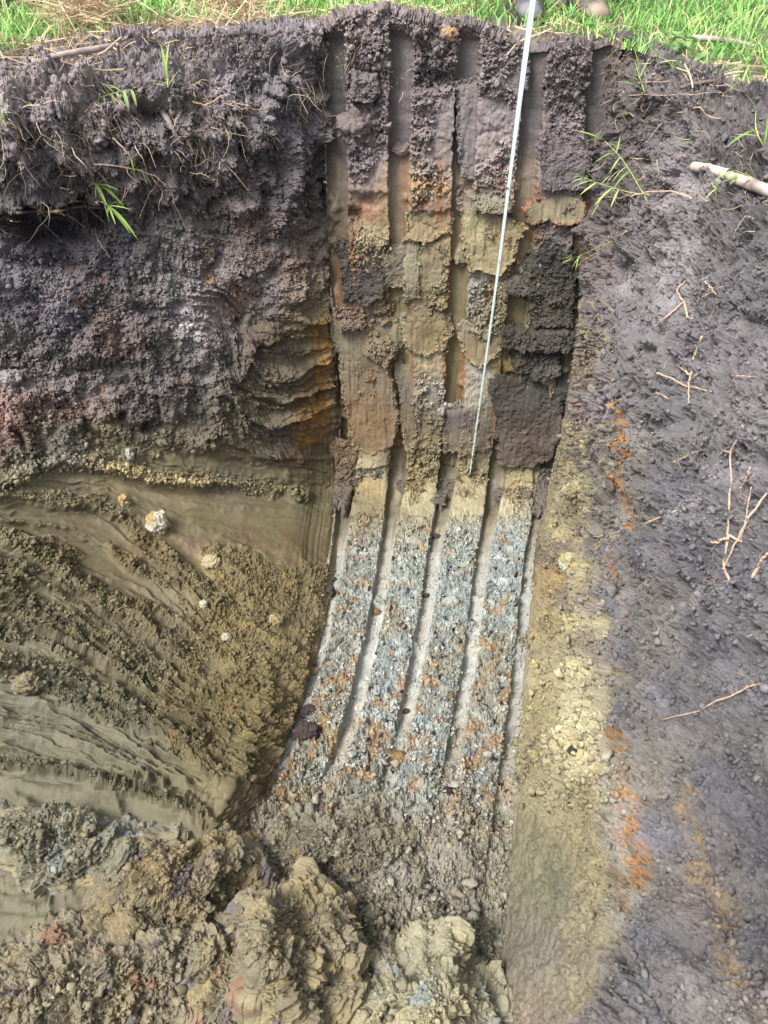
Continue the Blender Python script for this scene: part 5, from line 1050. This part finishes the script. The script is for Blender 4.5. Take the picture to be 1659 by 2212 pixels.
# broad-leaved weeds at the rim
def weed(px, py, n, L, label, seed, h=.10):
    r = np.random.default_rng(seed); b = on_level(px, py); b[2] = gheight(np.array([b[0]]), np.array([b[1]]))[0]
    lv = [(.25 + .75 * r.random(), (math.cos(a), math.sin(a), .15 + .7 * r.random()), L * (.7 + .6 * r.random())) for a in (np.arange(n) * 2.4 + r.random(n))]
    return plant([b, b + np.array([.005, -.005, h * .5]), b + np.array([.01, -.02, h])], label, lv, name="leafy_weed", cat="weed", group="broad-leaved weeds at the rim", kinds=BROAD, seed=seed)
weed(1462, 128, 16, .042, "big broad-leaved weed on the right rim of the pit", 21, .09)
weed(1440, 108, 10, .036, "broad-leaved weed just left of the big weed", 22, .07)
weed(1500, 135, 7, .034, "small broad-leaved weed right of the big weed", 23, .04)
weed(1010, 22, 10, .032, "clover-like weed left of the boots", 24, .05)
weed(1240, 42, 7, .026, "clover-like weed between the boots", 25, .05)
weed(1560, 62, 8, .034, "round-leaved weed in the grass at the upper right", 26, .06)
weed(575, 52, 7, .034, "yellow-green weed on the left rim by the dry stalks", 27, .05)
weed(740, 42, 8, .04, "weed drooping over the left end of the far wall", 28, .03)
weed(345, 52, 8, .04, "leafy weed on the left rim beside the straw bundle", 29, .05)
print("plants", time.time() - T0)

# ------------------------------------------------------------------ sticks
def stick(pts, r0, r1, mat, label, name="stick", knots=()):
    c = cr(np.array(pts), 30); rad = np.linspace(r0, r1, 30) * (1 + .06 * perlin(np.stack([np.arange(30) * .5, 0 * np.arange(30), np.full(30, .5)], 1)))
    for k in knots: rad[k] *= 1.14
    b = c[0].copy(); V, F = tube(c - b, rad, 14); o = pymesh(name, V, F, mat, label=label, category="stick", group="weathered sticks at the rim"); o.location = b
    return o
GREYBARK = simple("grey_bark", (142, 130, 124), .9, 50, .3, .6)
BARK = simple("stick_bark", (156, 143, 134), .9, 22, .6, 1.0)
stick([at(1505, 362, "right", .012), at(1560, 378, "right", .016), at(1610, 398, "right", .014), at(1700, 425, "right", .012)], .0125, .0145, BARK, "thick pale weathered stick lying on the right bank", knots=(5, 6, 13, 14, 22))
stick([on_level(1495, 82, .02), on_level(1540, 84, .025), on_level(1590, 90, .02), on_level(1630, 100, .015)], .010, .006, GREYBARK, "grey stick half buried in grass at the upper right")
stick([on_level(110, 122, .03), on_level(165, 112, .035), on_level(205, 106, .035), on_level(240, 100, .03)], .008, .009, GREYBARK, "grey branch lying along the left rim")
stick([on_level(70, 134, .02), on_level(90, 133, .02), on_level(108, 131, .02)], .010, .008, GREYBARK, "short pale stick end at the left rim near the grass")
stick([on_level(257, 128, .0), on_level(256, 110, .03), on_level(254, 96, .06)], .006, .005, GREYBARK, "upright pale stub standing on the left rim")

# ------------------------------------------------------------------ measuring tape
bot = at(1015, 1030, "far", .004); top = np.array([.500, 2.925, 0.90])
up0 = unproj(1152, 0, 2.36)
nT = 120; ctl = np.array([bot, .5 * (bot + up0) + np.array([.0, -.03, 0]), up0, top]); c = cr(ctl, nT)
tt = np.linspace(0, 1, nT); tg = np.gradient(c, axis=0); tg /= np.linalg.norm(tg, axis=1, keepdims=True)
vw = CAM - c; vw /= np.linalg.norm(vw, axis=1, keepdims=True); s0 = np.cross(tg, vw); s0 /= np.linalg.norm(s0, axis=1, keepdims=True); n0 = np.cross(s0, tg)
ang = np.interp(tt, [0, .12, .3, .5, .66, 1], [1.36, 1.28, 1.2, .98, .45, .1])
ws = s0 * np.cos(ang)[:, None] + n0 * np.sin(ang)[:, None]; nn = np.cross(ws, tg)
V = []; prof = np.linspace(-1, 1, 7)
for sgn in (1, -1):
    for i in range(nT):
        for q in prof: V.append(c[i] + ws[i] * q * .0105 + nn[i] * (.0032 * q * q + sgn * .0005))
V = np.array(V); b = V[0].copy(); V -= b; F = []
for L_ in (0, 1):
    o_ = L_ * nT * 7
    for i in range(nT - 1):
        for q in range(6):
            a = o_ + i * 7 + q; f = (a, a + 1, a + 8, a + 7); F.append(f if L_ else f[::-1])
e = nT * 7
for i in range(nT - 1):
    F.append((i * 7, (i + 1) * 7, e + (i + 1) * 7, e + i * 7)); F.append((i * 7 + 6, e + i * 7 + 6, e + (i + 1) * 7 + 6, (i + 1) * 7 + 6))
mt, tn, bs = mat_new("tape_steel")
tc = tn.nodes.new("ShaderNodeTexCoord"); n1 = tn.nodes.new("ShaderNodeTexNoise"); n1.inputs["Scale"].default_value = 34; n1.inputs["Detail"].default_value = 6
tn.links.new(tc.outputs["Object"], n1.inputs["Vector"])
sp = tn.nodes.new("ShaderNodeSeparateXYZ"); tn.links.new(tc.outputs["Object"], sp.inputs[0])
rg = tn.nodes.new("ShaderNodeMapRange"); rg.inputs["From Min"].default_value = .5; rg.inputs["From Max"].default_value = 0.0; rg.inputs["To Min"].default_value = 0; rg.inputs["To Max"].default_value = .17   # mud on the lowest half metre
tn.links.new(sp.outputs["Z"], rg.inputs["Value"])
ad = tn.nodes.new("ShaderNodeMath"); ad.operation = 'ADD'; tn.links.new(n1.outputs["Fac"], ad.inputs[0]); tn.links.new(rg.outputs[0], ad.inputs[1])
rp = tn.nodes.new("ShaderNodeValToRGB"); rp.color_ramp.elements[0].position = .66; rp.color_ramp.elements[0].color = (.40, .48, .49, 1); rp.color_ramp.elements[1].position = .72; rp.color_ramp.elements[1].color = (.06, .05, .045, 1)
tn.links.new(ad.outputs[0], rp.inputs[0])
tk1 = tn.nodes.new("ShaderNodeMath"); tk1.operation = 'MULTIPLY'; tk1.inputs[1].default_value = 100; tn.links.new(sp.outputs["Z"], tk1.inputs[0])
tk2 = tn.nodes.new("ShaderNodeMath"); tk2.operation = 'FRACT'; tn.links.new(tk1.outputs[0], tk2.inputs[0])
tk3 = tn.nodes.new("ShaderNodeMath"); tk3.operation = 'LESS_THAN'; tk3.inputs[1].default_value = .22; tn.links.new(tk2.outputs[0], tk3.inputs[0])
tk4 = tn.nodes.new("ShaderNodeMath"); tk4.operation = 'MULTIPLY'; tk4.inputs[1].default_value = .35; tn.links.new(tk3.outputs[0], tk4.inputs[0])
tkm = tn.nodes.new("ShaderNodeMix"); tkm.data_type = 'RGBA'; tkm.inputs["B"].default_value = (.10, .11, .12, 1); tn.links.new(tk4.outputs[0], tkm.inputs["Factor"]); tn.links.new(rp.outputs[0], tkm.inputs["A"]); tn.links.new(tkm.outputs["Result"], bs.inputs["Base Color"]); bs.inputs["Roughness"].default_value = .35
tape = pymesh("measuring_tape", V, F, mt, label="white steel measuring tape hanging from the rim down the far wall", category="tape measure"); tape.location = b
hk = tube(np.array([(0, 0, 0), (.004, -.006, -.006), (.004, -.012, -.004)]), .0025, 6)
pymesh("hook", hk[0], hk[1], simple("hook_metal", (150, 150, 150), .4, 50, .1, 0, .8), parent=tape)

# ------------------------------------------------------------------ the person holding the tape, of whom the photo shows the boots
def gz_at(x, y): return float(gheight(np.array([x]), np.array([y]))[0])
fL = on_level(1141, 50); fR = on_level(1272, 44)
person = empty("person", (0.62, 3.36, gz_at(.62, 3.36)), label="person in laced hiking boots standing at the far rim holding the tape", category="person")
inv = np.array(person.location)
def skin_body(name, verts, edges, radii, mat):
    me = bpy.data.meshes.new(name); me.from_pydata(verts, edges, []); o = bpy.data.objects.new(name, me); link(o, person)
    me.materials.append(mat); m = o.modifiers.new("skin", 'SKIN'); m.use_smooth_shade = True
    for i, r_ in enumerate(radii): me.skin_vertices[0].data[i].radius = (r_, r_)
    me.skin_vertices[0].data[0].use_root = True
    s_ = o.modifiers.new("sub", 'SUBSURF'); s_.levels = 2; s_.render_levels = 2; return o
sk = simple("skin", (112, 78, 60), .6, 30, .1, 0)
hipz, kz = .92, .50
pts = {"pel": (0, .1, .95), "wai": (0, .1, 1.10), "che": (0, .08, 1.32), "nek": (0, .06, 1.49), "hdb": (0, .05, 1.57), "hdt": (0, .05, 1.72),
 "hl": (-.09, .1, .90), "kl": (-.10, .07, .50), "al": (-.11, .13, .10), "hr": (.09, .1, .90), "kr": (.10, .07, .50), "ar": (.11, .13, .10),
 "sl": (-.19, .07, 1.40), "el": (-.23, -.06, 1.15), "wl": (-.14, -.33, .98), "sr": (.19, .07, 1.40), "er": (.25, .04, 1.13), "wr": (.16, -.16, 1.02)}
keys = list(pts); E = [("pel", "wai"), ("wai", "che"), ("che", "nek"), ("nek", "hdb"), ("hdb", "hdt"), ("pel", "hl"), ("hl", "kl"), ("kl", "al"), ("pel", "hr"), ("hr", "kr"), ("kr", "ar"), ("che", "sl"), ("sl", "el"), ("el", "wl"), ("che", "sr"), ("sr", "er"), ("er", "wr")]
rad = {"pel": .14, "wai": .125, "che": .14, "nek": .055, "hdb": .075, "hdt": .085, "hl": .09, "kl": .06, "al": .042, "hr": .09, "kr": .06, "ar": .042, "sl": .06, "el": .045, "wl": .03, "sr": .06, "er": .045, "wr": .03}
skin_body("body", [pts[k] for k in keys], [(keys.index(a), keys.index(b_)) for a, b_ in E], [rad[k] for k in keys], sk)
TRS = simple("dark_trousers", (52, 56, 66), .9, 90, .2, .3); SHT = simple("shirt", (120, 132, 140), .9, 90, .15, .3)
for sgn in (-1, 1):
    v, f = tube(cr(np.array([(sgn * .085, .1, .98), (sgn * .10, .085, .7), (sgn * .105, .09, .45), (sgn * .11, .125, .17)]), 16), np.linspace(.125, .078, 16), 14, cap=False); pymesh("trouser_leg", v, f, TRS, parent=person)
v, f = tube(cr(np.array([(0, .1, .93), (0, .1, 1.1), (0, .08, 1.34), (0, .07, 1.46)]), 14), [.165, .165, .163, .162, .162, .163, .165, .168, .170, .170, .165, .15, .12, .08], 18, cap=False); pymesh("shirt", v, f, SHT, parent=person)
for nm in ("l", "r"):
    v, f = tube(cr(np.array([pts["s" + nm], tuple(.5 * (np.array(pts["s" + nm]) + np.array(pts["e" + nm]))), pts["e" + nm]]), 8), np.linspace(.085, .068, 8), 12, cap=False); pymesh("sleeve", v, f, SHT, parent=person)
    w = np.array(pts["w" + nm]); dr = w - np.array(pts["e" + nm]); dr /= np.linalg.norm(dr); sx = np.array([1, 0, 0.0]); parts = [tube(np.array([w, w + dr * .045, w + dr * .085]), [.026, .034, .03], 8)]
    for q, (ofs, L_) in enumerate([(-.026, .06), (-.009, .072), (.009, .068), (.026, .054)]):
        p0 = w + dr * .08 + sx * ofs; parts.append(tube(np.array([p0, p0 + dr * L_ * .5, p0 + dr * L_ * .75 - np.array([0, 0, .02])]), [.009, .0085, .007], 6))
    p0 = w + dr * .03 + sx * (.03 if nm == "l" else -.03); parts.append(tube(np.array([p0, p0 + dr * .03 + sx * (.02 if nm == "l" else -.02), p0 + dr * .055 + sx * (.015 if nm == "l" else -.015)]), [.011, .010, .008], 6))
    v, f = merge(parts); pymesh("hand", v, f, sk, parent=person)
hv, hf = ico(2); hv = hv * np.array([.088, .098, .075]) + np.array([0, .06, 1.71]); pymesh("hair", hv, [tuple(q) for q in hf], simple("hair", (28, 24, 22), .9, 200, .3, .5), parent=person)
# boots
def boot(foot, rgb_upper, rgb_toe, rgb_trim, yaw, label):
    """built toe towards -y, length .29"""
    secs = [  # y, half width, sole z, top z of the upper
        (-.142, .018, .012, .030), (-.136, .032, .008, .044), (-.118, .044, .005, .056), (-.09, .050, .004, .064), (-.06, .050, .004, .072), (-.03, .048, .006, .088), (0, .044, .008, .104), (.035, .040, .008, .122), (.07, .038, .006, .140), (.105, .038, .004, .152), (.13, .034, .004, .152), (.142, .022, .006, .146)]
    n = 16; V, F, Cc = [], [], []
    for (y, hw, z0, z1) in secs:
        for k in range(n):
            a = 2 * math.pi * k / n; cx_, sz = math.cos(a), math.sin(a)
            x = hw * np.sign(cx_) * abs(cx_) ** .75 * (1 - .28 * max(0, sz)); z = (z0 + z1) / 2 + (z1 - z0) / 2 * np.sign(sz) * abs(sz) ** .8
            V.append((x, y, z + .016)); t = sstep(-.10, -.125, np.array(y + .02 * cx_)); t = float(t)
            Cc.append(lin(rgb_upper) * (1 - t) + lin(rgb_toe) * t)
    for i in range(len(secs) - 1):
        for k in range(n): F.append((i * n + k, i * n + (k + 1) % n, (i + 1) * n + (k + 1) % n, (i + 1) * n + k))
    F.append(tuple(range(n))[::-1]); F.append(tuple(range((len(secs) - 1) * n, len(secs) * n)))
    mm, t_, b_ = mat_new("boot_leather"); at_ = t_.nodes.new("ShaderNodeAttribute"); at_.attribute_name = "Col"
    ns = t_.nodes.new("ShaderNodeTexNoise"); ns.inputs["Scale"].default_value = 22; ns.inputs["Detail"].default_value = 6
    tcn = t_.nodes.new("ShaderNodeTexCoord"); t_.links.new(tcn.outputs["Object"], ns.inputs["Vector"])
    rmp = t_.nodes.new("ShaderNodeMapRange"); rmp.inputs["From Min"].default_value = .58; rmp.inputs["From Max"].default_value = .72; t_.links.new(ns.outputs["Fac"], rmp.inputs["Value"])
    mxn = t_.nodes.new("ShaderNodeMix"); mxn.data_type = 'RGBA'; t_.links.new(rmp.outputs[0], mxn.inputs["Factor"]); t_.links.new(at_.outputs["Color"], mxn.inputs["A"]); mxn.inputs["B"].default_value = (*lin((168, 146, 124)) * .8, 1)
    t_.links.new(mxn.outputs["Result"], b_.inputs["Base Color"]); b_.inputs["Roughness"].default_value = .75
    o = pymesh("boot", np.array(V), F, mm, parent=person, col=np.array(Cc), label=label)
    o.location = np.array(foot) - inv; o.rotation_euler = (0, 0, yaw)
    # sole
    sv, sf = [], []
    for (y, hw, z0, z1) in secs: sv += [(-hw - .004, y * 1.03, 0), (hw + .004, y * 1.03, 0), (hw + .004, y * 1.03, .024), (-hw - .004, y * 1.03, .024)]
    for i in range(len(secs) - 1):
        for k in range(4): sf.append((i * 4 + k, i * 4 + (k + 1) % 4, (i + 1) * 4 + (k + 1) % 4, (i + 1) * 4 + k))
    sf += [(3, 2, 1, 0), tuple(range((len(secs) - 1) * 4, len(secs) * 4))]
    pymesh("sole", sv, sf, simple("rubber_sole", (48, 44, 42), .9, 80, .3, .3), parent=o, smooth=False)
    v, f = tube(cr(np.array([(0, -.062, .092), (0, -.02, .112), (0, .03, .142), (0, .05, .178)]), 10), [.02, .024, .026, .026, .026, .026, .028, .03, .03, .026], 8); v = np.array(v); pymesh("tongue", v, f, simple("tongue_cloth", (58, 56, 58), .9, 100, .2, .3), parent=o)
    pt = []
    for i in range(6):
        y = -.058 + i * .017; z = .096 + .0105 * i + .012
        pt.append(tube(cr(np.array([(-.034, y + .004, z - .012), (-.015, y, z + .004), (.015, y + .006, z + .004), (.034, y + .002, z - .012)]), 8), .0036, 6))
        pt.append(tube(cr(np.array([(-.033, y + .014, z - .006), (0, y + .004, z + .008), (.033, y - .004, z - .014)]), 8), .0034, 6))
    v, f = merge(pt); pymesh("laces", v, f, simple("lace", (38, 38, 40), .8, 120, .2, .2), parent=o)
    for sgn in (-1, 1):
        v, f = tube(cr(np.array([(sgn * .046, -.075, .05), (sgn * .047, -.04, .062), (sgn * .044, -.005, .092), (sgn * .042, .03, .12)]), 10), .0028, 6); pymesh("trim", v, f, simple("boot_trim", rgb_trim, .7, 60, .1, 0), parent=o)
    return o
boot((fL[0], fL[1] + .135, gz_at(fL[0], fL[1] + .12)), (60, 60, 64), (104, 104, 108), (176, 70, 66), .10, "grey boot with black laces and a muddy toe")
boot((fR[0], fR[1] + .135, gz_at(fR[0], fR[1] + .12)), (74, 68, 64), (140, 124, 110), (170, 104, 74), .34, "boot with a tan muddy toe turned outwards")
# checked cloth between the boots
cm, ct, cb_ = mat_new("checked_cloth"); tcn = ct.nodes.new("ShaderNodeTexCoord"); ck = ct.nodes.new("ShaderNodeTexChecker"); ck.inputs["Scale"].default_value = 34
ck.inputs["Color1"].default_value = (*lin((214, 96, 104)), 1); ck.inputs["Color2"].default_value = (*lin((88, 104, 176)), 1)
wv = ct.nodes.new("ShaderNodeTexWave"); wv.inputs["Scale"].default_value = 60; ct.links.new(tcn.outputs["Object"], wv.inputs["Vector"]); ct.links.new(tcn.outputs["Object"], ck.inputs["Vector"])
mx = ct.nodes.new("ShaderNodeMix"); mx.data_type = 'RGBA'; mx.inputs["B"].default_value = (.75, .7, .72, 1); ml = ct.nodes.new("ShaderNodeMath"); ml.operation = 'MULTIPLY'; ml.inputs[1].default_value = .35
ct.links.new(wv.outputs["Fac"], ml.inputs[0]); ct.links.new(ml.outputs[0], mx.inputs["Factor"]); ct.links.new(ck.outputs["Color"], mx.inputs["A"]); ct.links.new(mx.outputs["Result"], cb_.inputs["Base Color"]); cb_.inputs["Roughness"].default_value = .9
v, f = ico(4); dsp = 1 + .16 * fbm(v * 2.2, 3, 261) + .05 * perlin(np.stack([v[:, 0] * 9, v[:, 1] * 9, v[:, 2] * 2], 1), 262)
v = v * dsp[:, None] * np.array([.062, .05, .085]); c_ = on_level(1222, 18); 
o = pymesh("cloth_bundle", v, [tuple(q) for q in f], cm, label="red and blue checked cloth bundle on the grass between the boots", category="cloth"); o.location = (c_[0], c_[1] + .06, gz_at(c_[0], c_[1]) + .07)
print("done", time.time() - T0)
